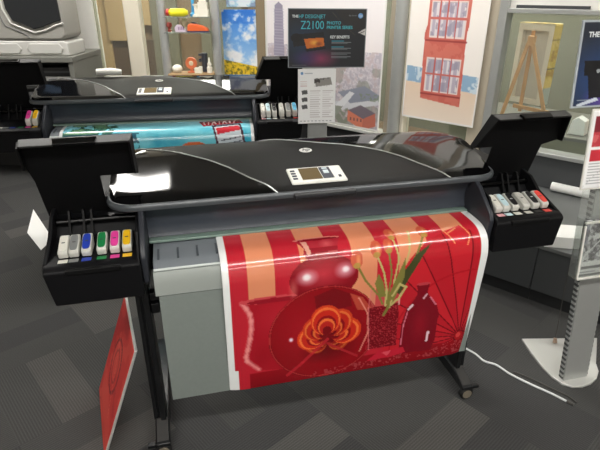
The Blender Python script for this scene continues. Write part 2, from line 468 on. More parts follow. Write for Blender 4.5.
# how the media leaves the slot, rolls over the platen and hangs (y, z)
PROF = [(.012, .836), (-.06, .834), (-.105, .830), (-.132, .821), (-.152, .806), (-.166, .785), (-.174, .757), (-.178, .72), (-.180, .60), (-.180, .45), (-.178, .288)]
def prof_sample():
    pts = []
    n = len(PROF)
    for i in range(n-1):
        p0, p1, p2, p3 = PROF[max(i-1, 0)], PROF[i], PROF[i+1], PROF[min(i+2, n-1)]
        for k in range(20):
            t = k/20
            pts.append(tuple(.5*((2*p1[c])+(-p0[c]+p2[c])*t+(2*p0[c]-5*p1[c]+4*p2[c]-p3[c])*t*t+(-p0[c]+3*p1[c]-3*p2[c]+p3[c])*t**3) for c in (0, 1)))
    pts.append(PROF[-1]); pts = np.array(pts)
    L = np.concatenate([[0], np.cumsum(np.hypot(*np.diff(pts, axis=0).T))])
    return pts, L
PP, PL_ = prof_sample()
def on_profile(t, off=0.0):
    y = np.interp(t, PL_, PP[:, 0]); z = np.interp(t, PL_, PP[:, 1])
    return y, z

def cart_x(side): return ([-.850, -.819, -.782, -.737, -.698, -.661] if side < 0 else [.664, .697, .735, .781, .823, .862])

def make_printer(label, tags_left, tags_right):
    root = thing('large_format_printer', label, 'printer', (0, 0, 0), 0, 'large format printers')
    # --- beam and body
    mb = MB()
    mb.prism([(.03, .80), (.03, .966), (.0, .968), (.0, .985), (.48, .985), (.49, .93), (.46, .70), (.05, .70)], -.62, .62)
    mb.build('main_body', M['black'], root, bevel=.006)
    for s in (-1, 1):
        x0, x1 = sorted((s*.621, s*.86))
        MB().prism([(.155, .73), (.155, .955), (.20, .965), (.45, .965), (.47, .90), (.46, .73)], x0, x1).build('end_housing', M['black'], root, bevel=.012)
    # --- front panel under the hood
    fp = [(-.012, .966), (.010, .940), (.026, .905), (.024, .872), (.012, .850), (.028, .846), (.029, .966)]
    MB().prism(fp, -PW-.002, PW+.002).build('front_panel', M['panel_dark'], root, smooth=True, angle=50)
    MB().box(-PW, PW, -.012, .024, .838, .847).build('slot_strip', M['green_strip'], root, bevel=.002)
    # --- hood
    h = hood_patch(-HX, HX, lambda x: Llim(x) if x < -.152 else -9, lambda x: Rlim(x) if x > -.23 else 9, 110, 16)
    hood = h.build('hood', M['hood'], root, smooth=True, angle=60)
    hood_patch(-HX, -.152, lambda x: -9, Llim, 44, 12).build('hood_window', M['window'], root, smooth=True, angle=60)
    hood_patch(-.23, HX, Rlim, lambda x: 9, 64, 14).build('hood_window', M['window'], root, smooth=True, angle=60)
    for nm, f, xa, xb in (('l', Llim, -.66, -.155), ('r', Rlim, -.18, .505)):
        path = []
        for i in range(61):
            x = xa+(xb-xa)*i/60; y = float(f(x)); yf, yb = plan(x)
            y = min(max(y, yf), yb); path.append((x, y, hood_z(x, y)+.0005))
        MB().tube(path, .0032, 6).build('hood_stripe', M['stripe'], root, smooth=True)
    # rim: follows the front edge and both round ends
    pth = [(-HX+.0, .32)]
    for i in range(13):
        a = i/12*PI/2; pth.append((-(HX-.09)-.09*math.cos(a), -.02+.09*(1-math.sin(a))))
    right = [(-x, y) for x, y in pth[::-1]]
    back = [(HX-.12+.12*math.cos(i/8*PI/2), .32+.17*math.sin(i/8*PI/2)) for i in range(1, 8)]
    pth = [(-x, y) for x, y in back[::-1]] + pth + right + back
    mb = MB(); rings = []
    for i, (x, y) in enumerate(pth):
        p0 = Vector(pth[max(i-1, 0)]); p1 = Vector(pth[min(i+1, len(pth)-1)])
        t = (p1-p0).normalized(); nrm = Vector((t.y, -t.x))
        zt = hood_z(max(-HX, min(HX, x)), y)
        ring = [(x-nrm.x*.006, y-nrm.y*.006, zt+.001), (x+nrm.x*.002, y+nrm.y*.002, zt+.0030), (x+nrm.x*.008, y+nrm.y*.008, zt-.003),
                (x+nrm.x*.010, y+nrm.y*.010, min(zt-.010, .978)), (x+nrm.x*.008, y+nrm.y*.008, .967), (x-nrm.x*.006, y-nrm.y*.006, .967)]
        rings.append([mb.bm.verts.new(p) for p in ring])
    for a, b in zip(rings[:-1], rings[1:]):
        for k in range(6): mb.bm.faces.new((a[k], a[(k+1) % 6], b[(k+1) % 6], b[k]))
    mb.bm.faces.new(rings[0]); mb.bm.faces.new(rings[-1][::-1])
    mb.build('hood_rim', M['rim'], root, smooth=True, angle=50)
    # --- control panel, lying on the sloping hood
    def tilted(x0, x1, y0, y1, th, lift=0.0):
        mb = MB(); pts = []
        for dz in (0, th):
            for (x, y) in ((x0, y0), (x1, y0), (x1, y1), (x0, y1)):
                ya, yb_ = .0, .16
                za, zb = hood_z(.02, ya), hood_z(.02, yb_)
                z = za+(zb-za)*(y-ya)/(yb_-ya)+.001
                pts.append((x, y, z+lift+dz))
        mb.poly(pts, [(0,3,2,1),(4,5,6,7),(0,1,5,4),(1,2,6,5),(2,3,7,6),(3,0,4,7)])
        return mb
    cp = tilted(-.095, .112, .012, .125, .012, -.004).build('control_panel', M['white_plastic'], root, bevel=.006)
    tilted(-.052, .022, .030, .112, .002, .008).build('screen', M['lcd'], cp)
    tilted(.025, .066, .030, .112, .002, .008).build('keypad', M['btn'], cp, bevel=.001)
    tilted(.035, .055, .062, .085, .003, .0095).build('button', M['btn_light'], cp, bevel=.001)
    tilted(.035, .055, .094, .104, .003, .0095).build('button', M['btn_light'], cp, bevel=.001)
    for i in range(4): tilted(-.085, -.068, .036+i*.019, .045+i*.019, .002, .008).build('button', M['btn'], cp)
    tilted(.084, .094, .032, .046, .003, .008).build('power_button', M['btn'], cp, bevel=.001)
    MB().prism([(-.052, .966), (-.048, .980), (.004, .989), (.014, .984), (.0, .962)], -.10, .125).build('panel_tab', plain('tab_dark', 30, 30, 33, .4, ior=1.25), root, bevel=.005)
    # maker's mark
    mk = MB(); mk.lathe([(.019, 0), (.021, .0015), (.019, .003)], seg=24)
    for v in mk.bm.verts: v.co.x *= 1.25
    lg = mk.build('badge', M['silver'], root, smooth=True)
    lg.location = (.022, .285, hood_z(.022, .285)); lg.rotation_euler = (math.atan((hood_z(.022, .30)-hood_z(.022, .27))/.03), 0, 0)
    lettering('hp', .032, plain('badge_ink', 50, 52, 56), lg, (0, -.008, .0032), (0, 0, 0), 'CENTER', 'badge_letters', .0008, .25)
    # --- platen, front apron, cloth
    pts = [(.02, .832), (-.06, .829), (-.105, .825), (-.128, .817), (-.146, .802), (-.06, .79), (.02, .79)]
    pla = MB().prism(pts, -PW+.012, PW-.012).build('platen', M['platen'], root, smooth=True, angle=40)
    for i in range(19):
        x = -.575+i*.0635
        MB().prism([(-.108, .824), (-.108, .8285), (-.099, .829), (-.099, .8285), (-.045, .832), (-.045, .826)], x, x+.007).build('platen_rib', M['groove'], pla)
    MB().tube([(-PW+.012, -.146, .808), (PW-.012, -.146, .808)], .0045, 8).build('platen_edge', M['edge_highlight'], root, smooth=True)  # white tube stands in for the highlight along the platen edge
    MB().prism([(-.140, .80), (-.151, .803), (-.160, .79), (-.166, .765), (-.170, .725), (-.150, .720)], -PW+.010, PW-.010).build('apron', M['apron'], root, smooth=True, angle=40)
    mb = MB()
    mb.prism([(-.160, .722), (-.1695, .722), (-.1735, .60), (-.1735, .45), (-.172, .288), (-.160, .283), (-.164, .45)], -PW+.020, PW-.020)
    mb.build('bin_cloth', M['cloth'], root, smooth=True, angle=40)
    # --- cheeks between the slot and the ink boxes
    for s in (-1, 1):
        x0, x1 = sorted((s*.603, s*.622))
        MB().prism([(.03, .975), (-.02, .972), (-.055, .955), (-.145, .885), (-.158, .86), (-.150, .765), (.0, .745), (.04, .78)], x0, x1).build('side_cheek', M['cheek'], root, bevel=.006)
    # --- ink boxes, lids up
    for s, tags in ((-1, tags_left), (1, tags_right)):
        xs = lambda a, b: sorted((s*a, s*b))
        x0, x1 = xs(.622, .905)
        mb = MB()
        mb.prism([(-.175, .735), (-.178, .852), (-.166, .861), (-.15, .866), (.0, .866), (.03, .872), (.06, .905), (.12, .918), (.15, .918), (.15, .735)], x0, x1)
        for v in mb.bm.verts:
            if v.co.z < .74 and abs(v.co.x) > .8: v.co.x -= s*.018
        bx = mb.build('ink_box', M['black'], root, bevel=.006)
        a0, a1 = xs(.893, .907)
        MB().prism([(-.168, .858), (-.12, .874), (-.02, .905), (.04, .945), (.10, .955), (.10, .90), (.0, .87)], a0, a1).build('box_wall', M['black'], bx, bevel=.003)
        a0, a1 = xs(.60, .622)
        MB().prism([(-.168, .858), (-.14, .88), (-.10, .93), (.02, .955), (.10, .955), (.10, .90), (.0, .87)], *xs(.623, .632)).build('box_wall', M['black'], bx, bevel=.003)
        MB().box(*xs(.68, .84), -.184, -.170, .842, .860).build('finger_grip', M['lid_black'], bx, bevel=.004)
        MB().tube([(s*.635, .055, .918), (s*.892, .055, .918)], .012, 12).build('hinge_bar', M['window'], bx, smooth=True)
        for xx in (.775, .80, .845): MB().prism([(.02, .874), (.060, .955), (.075, .955), (.09, .91)], *xs(xx, xx+.007)).build('hinge_arm', M['lid_black'], bx)
        for cx, c in zip(cart_x(s), tags):
            MB().box(cx-.014, cx+.014, -.142, -.121, .858, .8672).build('colour_tag', c, bx)
        # lid: panel leaning to the front, its outer half wider, with a lip all round
        ang = math.radians(16)
        def lp(x, l, f): # l up the lid, f forward
            return (s*x, .135-l*math.sin(ang)-f*math.cos(ang), .925+l*math.cos(ang)-f*math.sin(ang)*.35)
        o1, o2, i1, i2, nk = (.948, .950, .612, .612, .938) if s < 0 else (1.012, 1.030, .690, .640, .962)
        outl = [(.735, -.03), (nk-.01, -.03), (nk, .135), (o2, .19 if s < 0 else .155), (o1, .285), (i1, .285), (i2, .140), (.735, .140)]
        mb = MB(); n = len(outl)
        P = [lp(x, l, 0) for x, l in outl] + [lp(x, l, .008) for x, l in outl]
        mb.poly(P, [tuple(range(n)), tuple(range(2*n-1, n-1, -1))] + [(i, (i+1) % n, n+(i+1) % n, n+i) for i in range(n)])
        ld = mb.build('ink_lid', M['lid_black'], root, bevel=.003)
        def slab(pts, nm, m, th=.007):
            # pts: quad of (x,l,f); thickened towards lower l / inner x
            mb = MB(); q = [Vector(lp(*p)) for p in pts]
            nn = (q[1]-q[0]).cross(q[3]-q[0]).normalized()*th
            P = q+[v+nn for v in q]
            mb.poly([tuple(v) for v in P], [(0,1,2,3),(7,6,5,4),(0,4,5,1),(1,5,6,2),(2,6,7,3),(3,7,4,0)])
            return mb.build(nm, m, ld, bevel=.002)
        slab([(i1, .285, 0), (o1, .285, 0), (o1-.006, .278, .050), (i1+.006, .278, .050)], 'lid_lip', plain('lip_black', 36, 36, 36, .4))
        slab([(o1, .285, 0), (o2, .19 if s < 0 else .155, 0), (o2-.005, .195 if s < 0 else .16, .040), (o1-.006, .278, .050)], 'lid_lip', M['lid_black'])
        slab([(i1, .285, 0), (i2, .145, 0), (i2+.006, .15, .030), (i1+.006, .278, .050)], 'lid_lip', M['lid_black'])
        mx_ = (i1+o1)/2
        slab([(mx_-.065, .291, .030), (mx_+.065, .291, .030), (mx_+.061, .283, .063), (mx_-.061, .283, .063)], 'lid_handle', M['window'], .010)
    # --- stand
    for s in (-1, 1):
        xa, xb = sorted((s*.625, s*.685))
        mb = MB()
        mb.box(*sorted((s*.622, s*.642)), -.075, .035, .10, .74); mb.box(*sorted((s*.652, s*.668)), -.06, .02, .10, .74)
        mb.box(*sorted((s*.640, s*.655)), -.05, .01, .10, .74)
        lg = mb.build('leg', M['leg'], root, bevel=.003)
        MB().box(*sorted((s*.580, s*.6215)), -.05, -.01, .635, .665).build('bracket', M['leg'], lg, bevel=.003)
        MB().box(*sorted((s*.592, s*.6215)), -.055, -.02, .585, .625).build('bracket', M['leg'], lg, bevel=.003)
        ft = MB().prism([(-.16, .055), (-.16, .07), (-.06, .105), (.40, .105), (.50, .07), (.50, .055)], *sorted((s*.612, s*.664))).build('foot', M['leg'], root, bevel=.004)
        MB().prism([(-.15, .0745), (-.065, .107), (-.065, .109), (-.15, .0765)], *sorted((s*.617, s*.659))).build('tread', M['tread'], ft)
        MB().box(*sorted((s*.664, s*.695)), -.155, -.135, .052, .068).build('brake_lever', M['leg'], ft, bevel=.003)
        for yy in (-.145, .45):
            c = MB().lathe([(.010, -.013), (.026, -.013), (.030, -.009), (.030, .009), (.026, .013), (.010, .013)], (s*.640, yy, .030), 20, 'y').build('caster', M['rubber'], ft, smooth=True)
            MB().lathe([(.012, -.0145), (.021, -.0145), (.021, .0145), (.012, .0145)], (s*.640, yy, .030), 20, 'y').build('wheel_rim', M['wheel_grey'], c)
            MB().box(*sorted((s*.632, s*.648)), yy+.013, yy+.018, .028, .066).build('caster_fork', M['leg'], c)
    MB().box(-.635, .635, -.02, .02, .58, .63).build('cross_beam', M['leg'], root, bevel=.004)
    return root

# ink colours
INK = {'white': (226, 224, 214), 'grey': (128, 130, 130), 'blue': (36, 62, 168), 'green': (22, 124, 66), 'magenta': (222, 62, 150), 'yellow': (236, 186, 26),
       'pale_cyan': (196, 222, 228), 'black': (26, 26, 28), 'light_grey': (196, 194, 186), 'red': (226, 72, 62), 'pink': (232, 170, 176), 'cyan': (84, 176, 214)}
def ink(n): return plain('ink_'+n, *INK[n], .4)
TL = [ink(n) for n in ('white', 'grey', 'blue', 'green', 'magenta', 'yellow')]
TR = [ink(n) for n in ('pink', 'pale_cyan', 'white', 'light_grey', 'black', 'red')]
P1 = make_printer('nearest black wide-format printer with the red still-life print hanging from it', TL, TR)
P1.location = (.015, 0, 0)
P2 = copy_tree(P1)
P2['label'] = 'black wide-format printer further back with the blue beach print lying on it'
P2.location = (-.585, 1.63, 0); P2.rotation_euler = (0, 0, math.radians(-4.6)); P2.scale = (1.0, 1.0, 1.04)

# --- cartridges: each can be pulled out, so each is a thing
M['cart_body'] = material('cartridge_grey_white', rgb(206, 205, 198), .4)
CART_ME = {}
def cartridge(colname, label, frame, x, group, dark_rim=False, dz=0.0, short=False, tall=0.0):
    t = thing('ink_cartridge', label, 'ink cartridge', frame @ Vector((x, -.08, .8665)), frame.to_euler().z, group)
    t.scale = (1, 1, 1.0 if frame is F1 else 1.6)
    if 'body' not in CART_ME:
        b = MB().prism([(-.034, .0005), (-.040, .020), (-.034, .027), (.030, .047), (.042, .046), (.046, .038), (.046, .0005)], -.0145, .0145).build('body', M['cart_body'], t, bevel=.006, bseg=3)
        mb = MB(); ol = []
        for k in range(28):
            a = 2*PI*k/28; ca, sa = math.cos(a), math.sin(a)
            px = .0118*abs(ca)**.5*(1 if ca > 0 else -1); py = .034*abs(sa)**.55*(1 if sa > 0 else -1)
            ol.append((px, py))
        n = len(ol); P = []
        for th in (0, .0016):
            for (px, py) in ol:
                y = -.001+py*math.cos(.30); z = .0375+py*math.sin(.30)
                P.append((px, y, z+th))
        mb.poly(P, [tuple(range(n)), tuple(range(2*n-1, n-1, -1))]+[(i, (i+1) % n, n+(i+1) % n, n+i) for i in range(n)])
        c = mb.build('cap', M['cart_body'], t)
        e = MB().box(-.005, .005, -.003, .004, .0392, .0402).build('cap_mark', plain('mark_grey', 70, 72, 74), c)
        CART_ME['body'], CART_ME['cap'], CART_ME['mark'] = b, c, e
        b.hide_render = False
    else:
        for kk in ('body',):
            b = CART_ME['body'].copy(); COL.objects.link(b); b.parent = t
        c = CART_ME['cap'].copy(); c.data = c.data.copy(); COL.objects.link(c); c.parent = t
        e = CART_ME['mark'].copy(); COL.objects.link(e); e.parent = c
        if colname == 'black': e.data = e.data.copy(); e.data.materials[0] = plain('mark_white', 225, 225, 225)
    c.data.materials[0] = ink(colname)
    if tall: t.location.z += 0
    return t
F1 = Matrix.Translation((.015, 0, 0))
F2 = Matrix.LocRotScale(Vector((-.585, 1.63, 0)), Matrix.Rotation(math.radians(-4.6), 3, 'Z'), Vector((1.0, 1.0, 1.04)))
xl_, xr_ = cart_x(-1), cart_x(1)
g1, g2, g3, g4 = 'cartridges in the left box of the nearest printer', 'cartridges in the right box of the nearest printer', 'cartridges in the left box of the printer further back', 'cartridges in the right box of the printer further back'
for cn, lb, x in zip(('white', 'grey', 'blue', 'green', 'magenta', 'yellow'),
        ('white-capped cartridge at the outer end of the left ink box on the nearest printer', 'grey-capped cartridge between the white and the blue one in the nearest printer',
         'blue-capped cartridge in the left ink box of the nearest printer', 'green-capped cartridge in the left ink box of the nearest printer',
         'magenta-capped cartridge in the left ink box of the nearest printer', 'yellow-capped cartridge in the left ink box of the nearest printer'), xl_):
    cartridge(cn, lb, F1, x, g1)
for cn, lb, x in zip(('white', 'pale_cyan', 'black', 'light_grey', 'black', 'red'),
        ('white-capped cartridge half hidden behind the cheek in the nearest printer\'s right ink box', 'pale blue-capped cartridge in the right ink box of the nearest printer',
         'black-capped cartridge beside the pale blue one in the nearest printer\'s right box', 'light grey-capped cartridge between the two black ones of the nearest printer',
         'black-capped cartridge beside the red one in the nearest printer\'s right box', 'red-capped cartridge at the outer end of the nearest printer\'s right box'), xr_):
    cartridge(cn, lb, F1, x, g2)
for cn, lb, x in (('magenta', 'magenta-capped cartridge in the left ink box of the printer further back', xl_[4]), ('yellow', 'yellow-capped cartridge in the left ink box of the printer further back', xl_[5])):
    cartridge(cn, lb, F2, x, g3)
for cn, lb, x in zip(('white', 'pale_cyan', 'black', 'light_grey', 'grey', 'cyan'),
        ('white-capped cartridge at the inner end of the far printer\'s right ink box', 'pale blue-capped cartridge in the right ink box of the far printer',
         'black-capped cartridge in the right ink box of the far printer', 'light grey-capped cartridge beside the black one in the far printer',
         'mid grey-capped cartridge beside the bright blue one in the far printer', 'bright sky-blue-capped cartridge at the outer end of the far printer\'s right box'), xr_):
    cartridge(cn, lb, F2, x, g4)

# ================================================================= THE PRINTS
def art_still_life(A):
    A.X = A.X-.024; X, T = A.X, A.T
    red, peach = (194, 34, 50), (226, 142, 104)
    A.c[:] = red
    for x0, x1 in ((.060, .151), (.243, .344), (.427, .519), (.602, .712), (.783, .872)):
        A.rect(x0, x1, -1, .40, peach)
    n = A.noise(14, 3)
    # paper parasol on the right
    cx, ct = .892, .604
    ang = np.arctan2(X-cx, ct-T); rad = np.hypot(X-cx, T-ct)
    fan = A.inside([(.56, .66), (.58, .33), (.644, .225), (.705, .175), (.79, .14), (.865, .115), (.944, .20), (.944, .684), (.56, .684)])
    A.fill(fan, (200, 32, 44))
    kk = ang/(PI/13); seg = np.floor(kk).astype(int)
    A.fill(fan & (seg % 2 == 0), (188, 26, 40))
    fr = kk-np.floor(kk)
    A.fill(fan & (np.minimum(fr, 1-fr)*(PI/13)*rad < .0026), (112, 8, 20), .9)
    A.fill(fan & (np.abs(rad-.30) < .004), (170, 12, 26), .6)
    for p in ([(.79, .14), (.82, .19)], [(.80, .15), (.84, .13)], [(.865, .115), (.885, .165), (.87, .20)]): A.line(p, .005, (232, 140, 96))
    A.ell(cx, ct, .022, .022, (176, 20, 30)); A.ell(cx-.004, ct-.004, .012, .012, (220, 60, 60))
    # table
    A.grad(.60, .70, (160, 14, 28), (128, 8, 20), (T > .625) & (X > .05))
    # wide flared vase
    v = [(.031, .317), (.060, .36), (.064, .40), (.058, .46), (.040, .53), (.036, .56), (.085, .615), (.28, .64), (.28, .317)]
    A.poly(v, (172, 20, 36)); A.ell(.16, .40, .10, .10, (190, 34, 50), .9, 1); hp = [(.036, .320), (.050, .342), (.061, .366), (.065, .395), (.0635, .43), (.058, .47), (.048, .515), (.041, .545), (.044, .565), (.085, .610)]
    for w_h, a_h in ((.022, .35), (.014, .45), (.007, .7)): A.line(hp, w_h, (240, 150, 146), a_h)
    A.ell(.135, .318, .106, .014, (206, 70, 78)); A.ell(.145, .322, .092, .010, (150, 18, 34)); A.ell(.10, .55, .05, .06, (160, 14, 30), .8, .8)
    # round vase
    A.poly([(.232, .100), (.40, .108), (.380, .150), (.383, .17), (.255, .172), (.262, .150)], (176, 40, 54)); A.ell(.345, .135, .03, .03, (214, 96, 100), .8, 1)
    A.poly([(.262, .150), (.38, .150), (.378, .185), (.262, .185)], (150, 24, 38))
    A.ell(.316, .105, .084, .010, (226, 130, 120)); A.ell(.318, .108, .072, .007, (140, 22, 34))
    A.poly([(.255, .115), (.275, .116), (.284, .170), (.27, .172)], (240, 196, 170), .8)
    A.line([(.30, .172), (.375, .170)], .006, (226, 120, 120), .7)
    A.ell(.325, .262, .124, .086, (138, 14, 28)); A.ell(.322, .246, .118, .072, (206, 60, 72), .95, 1); A.ell(.335, .315, .09, .03, (110, 8, 20), .8, .9)
    A.ell(.264, .252, .046, .036, (250, 206, 216), 1, 1); A.ell(.262, .250, .018, .016, (255, 240, 244), 1, .6)
    A.ell(.400, .240, .044, .036, (248, 196, 208), 1, 1); A.ell(.402, .236, .016, .014, (255, 235, 240), 1, .6)
    A.ell(.215, .29, .02, .05, (222, 120, 110), .6, .8)
    # plate
    A.ell(.331, .492, .208, .200, (116, 6, 16)); A.ell(.331, .492, .200, .192, (146, 10, 22)); A.ell(.24, .46, .11, .14, (172, 18, 32), .7, .8)
    A.poly([(.42, .335), (.47, .36), (.512, .42), (.452, .41)], (198, 88, 62), .75)
    A.poly([(.36, .305), (.42, .335), (.43, .39), (.30, .40), (.29, .33)], (112, 8, 18), .75)
    A.ring(.331, .492, .204, .004, (196, 60, 60), .8, .96); A.line([(.455, .36), (.492, .43), (.498, .52), (.47, .60)], .006, (236, 150, 130), .8)
    A.ell(.205, .50, .010, .012, (250, 220, 240), 1, .6)
    A.ell(.345, .56, .12, .075, (96, 6, 14), .75, .8)
    # flower on the plate
    def rell(x, t, r1, r2_, a, col, al=1.0):
        ca, sa = math.cos(a), math.sin(a); u = (X-x)*ca+(T-t)*sa; v_ = -(X-x)*sa+(T-t)*ca
        A.fill((u/r1)**2+(v_/r2_)**2 < 1, col, al)
    cc = (.342, .515)
    for a_, L_, wd, dim in ((150, .088, .046, .80), (28, .085, .046, .80), (-172, .112, .062, 1), (-16, .128, .066, 1), (-132, .112, .060, .95), (-58, .128, .062, .95), (-96, .140, .066, 1)):
        ar = math.radians(a_)
        for f_, c in ((1, (222, 62, 30)), (.92, (244, 116, 56)), (.84, (206, 40, 26)), (.66, (150, 14, 22)), (.56, (240, 112, 54)), (.47, (190, 34, 28)), (.30, (120, 8, 18))):
            dd = L_*.10+L_*.47*f_
            rell(cc[0]+dd*math.cos(ar), cc[1]+dd*math.sin(ar), L_*.46*f_, wd*.86*f_, ar, tuple(q*dim for q in c))
    A.ell(cc[0], cc[1]+.005, .034, .034, (122, 8, 18), 1, .8)
    A.line([(.342, .52), (.25, .61), (.19, .66)], .012, (206, 40, 52), .7); A.line([(.342, .54), (.46, .62)], .010, (190, 40, 50), .7)
    # beaded glass with tulips
    A.rect(.500, .612, .335, .41, (206, 120, 104), .45)
    A.poly([(.494, .41), (.614, .405), (.618, .60), (.505, .60)], (118, 8, 22))
    sp = A.noise(260, 7); A.fill((X > .494) & (X < .617) & (T > .41) & (T < .60) & (sp > .60), (188, 60, 66), .7)
    A.line([(.500, .335), (.494, .41), (.506, .60)], .004, (222, 120, 120), .8); A.line([(.612, .335), (.614, .41)], .007, (240, 200, 190), .7)
    green, dgreen, lgreen = (128, 122, 58), (66, 70, 34), (190, 176, 110)
    for p, w, c in (([(.443, .225), (.475, .29), (.53, .36), (.548, .40)], .008, green), ([(.517, .20), (.545, .27), (.56, .34), (.56, .41)], .007, lgreen), ([(.561, .19), (.575, .28), (.565, .40)], .007, green),
                    ([(.705, .145), (.675, .20), (.62, .30), (.585, .40)], .008, green), ([(.585, .145), (.60, .22), (.585, .32)], .007, lgreen), ([(.655, .12), (.64, .20), (.60, .32), (.575, .42)], .007, lgreen)): A.line(p, w, c)
    A.poly([(.60, .36), (.625, .27), (.665, .215), (.73, .178), (.69, .225), (.648, .30), (.612, .37)], dgreen)
    A.poly([(.535, .37), (.512, .31), (.525, .27), (.545, .31), (.56, .37)], green); A.poly([(.565, .38), (.60, .28), (.625, .22), (.625, .30), (.59, .39)], green)
    A.line([(.585, .37), (.61, .325), (.635, .34), (.61, .385), (.58, .41)], .009, lgreen); A.line([(.575, .37), (.57, .42), (.555, .45)], .010, green)
    for x, t, s in ((.443, .208, 1.1), (.517, .178, 1.05), (.563, .172, .9), (.708, .126, 1), (.584, .122, 1)):
        A.ell(x, t, .020*s, .030*s, (206, 92, 64)); A.ell(x+.006, t+.004, .010*s, .024*s, (232, 150, 96), .8, .7); A.ell(x, t+.020*s, .012*s, .010*s, (176, 150, 70), .8)
    # bottle
    A.poly([(.676, .335), (.731, .338), (.724, .372), (.735, .395), (.768, .43), (.783, .48), (.782, .60), (.768, .65), (.64, .645), (.630, .60), (.632, .50), (.645, .44), (.675, .40), (.687, .372)], (124, 6, 26))
    A.ell(.708, .52, .045, .10, (150, 12, 34), .7, .8); A.line([(.652, .45), (.640, .51), (.638, .60)], .005, (224, 120, 140), .9)
    A.line([(.748, .56), (.745, .60)], .010, (250, 220, 230), .9); A.line([(.655, .44), (.668, .425)], .010, (250, 226, 232), .9)
    A.line([(.74, .40), (.765, .435)], .007, (230, 130, 150), .8); A.ell(.704, .337, .028, .006, (190, 60, 70)); A.line([(.722, .385), (.712, .40)], .008, (240, 200, 210), .8)
    # pebbles and petals
    sp = A.noise(120, 11)
    A.fill((sp > .60) & (((X > .715) & (X < .925) & (T > .645+.02*np.sin(X*20)) & (T < .683)) | ((X > .28) & (X < .70) & (T > .665-.06*(X-.28)) & (T < .690-.03*(X-.28)))), (196, 112, 108), .45)
    A.poly([(.50, .655), (.555, .612), (.60, .62), (.648, .612), (.66, .64), (.60, .652)], (198, 30, 52)); A.poly([(.56, .625), (.60, .62), (.585, .645)], (226, 80, 96))
    # white borders
    A.fill((X < .0) | (X > .926) | (T < .014), (240, 242, 242))
    A.fill((X < .010) & (T > .605), (240, 242, 242))
W1, H1 = .978, float(PL_[-1])
def drape(xl):
    def pos(x, t):
        y, z = on_profile(t)
        # a little bow at the hanging side edges
        e = max(0, (abs(x-.47)-.40)/.07); k = max(0, (t-.25)/.43)
        return (xl+x - .008*k*(1 if x > .8 else 0)*e, y-.004+.010*e*e*k, z+.0025*(1-min(1, t/.3)))
    return pos
pr1 = printed_sheet('photo_print', 320, 236, W1, H1, drape(-.3615), art_still_life, M['print_gloss'])
tag(pr1, 'glossy red still-life print of vases and tulips hanging over the nearest printer', 'print')

def art_beach(A):
    X, T = A.X, A.T
    A.grad(0, .26, (150, 214, 230), (104, 200, 216)); n = A.noise(9, 2)
    A.fill(np.clip((n-.5)*3, 0, 1)*(T < .10), (214, 234, 238), .8); A.fill(np.clip((n-.45)*3, 0, 1)*(T > .14), (36, 150, 184), .7)
    p = A.noise(26, 5); A.fill((X < .33-.5*np.abs(T-.09)) & (p > .42), (40, 96, 76), .9); A.fill((X < .28) & (p > .56), (110, 150, 110), .8)
    A.fill((X < .45) & (T > .16) & (p > .5), (24, 70, 90), .8)
    A.ell(.77, .27, .085, .045, (206, 104, 60)); A.ell(.76, .275, .05, .025, (240, 176, 130), .8)
    A.poly([(.80, .03), (1.055, .012), (1.075, .085), (.83, .125)], (168, 30, 44))
    x = .84
    for k in range(9): A.line([(x, .100-.12*(x-.84)), (x+.008*((k % 3)-1), .052-.10*(x-.84))], .008, (236, 226, 226)); x += .022
    A.poly([(.88, .12), (1.055, .095), (1.095, .33), (.925, .36)], (70, 42, 56)); A.poly([(.895, .135), (1.045, .113), (1.075, .31), (.935, .335)], (196, 206, 214))
    A.poly([(.905, .145), (1.045, .124), (1.053, .165), (.912, .19)], (190, 44, 56))
    for k in range(4): A.line([(.935, .225+.026*k), (1.055, .205+.026*k)], .007, (80, 84, 96))
    A.fill((X < .02) | (X > 1.115) | (T < .008), (242, 243, 243))
pr2 = printed_sheet('photo_print', 220, 130, 1.135, H1, drape(-.535), art_beach, M['print_gloss'])
tag(pr2, 'blue beach print with a red label draped over the printer further back', 'print')
pr2.location = F2.to_translation(); pr2.rotation_euler = (0, 0, math.radians(-4.6)); pr2.scale = (1.0, 1.0, 1.04)

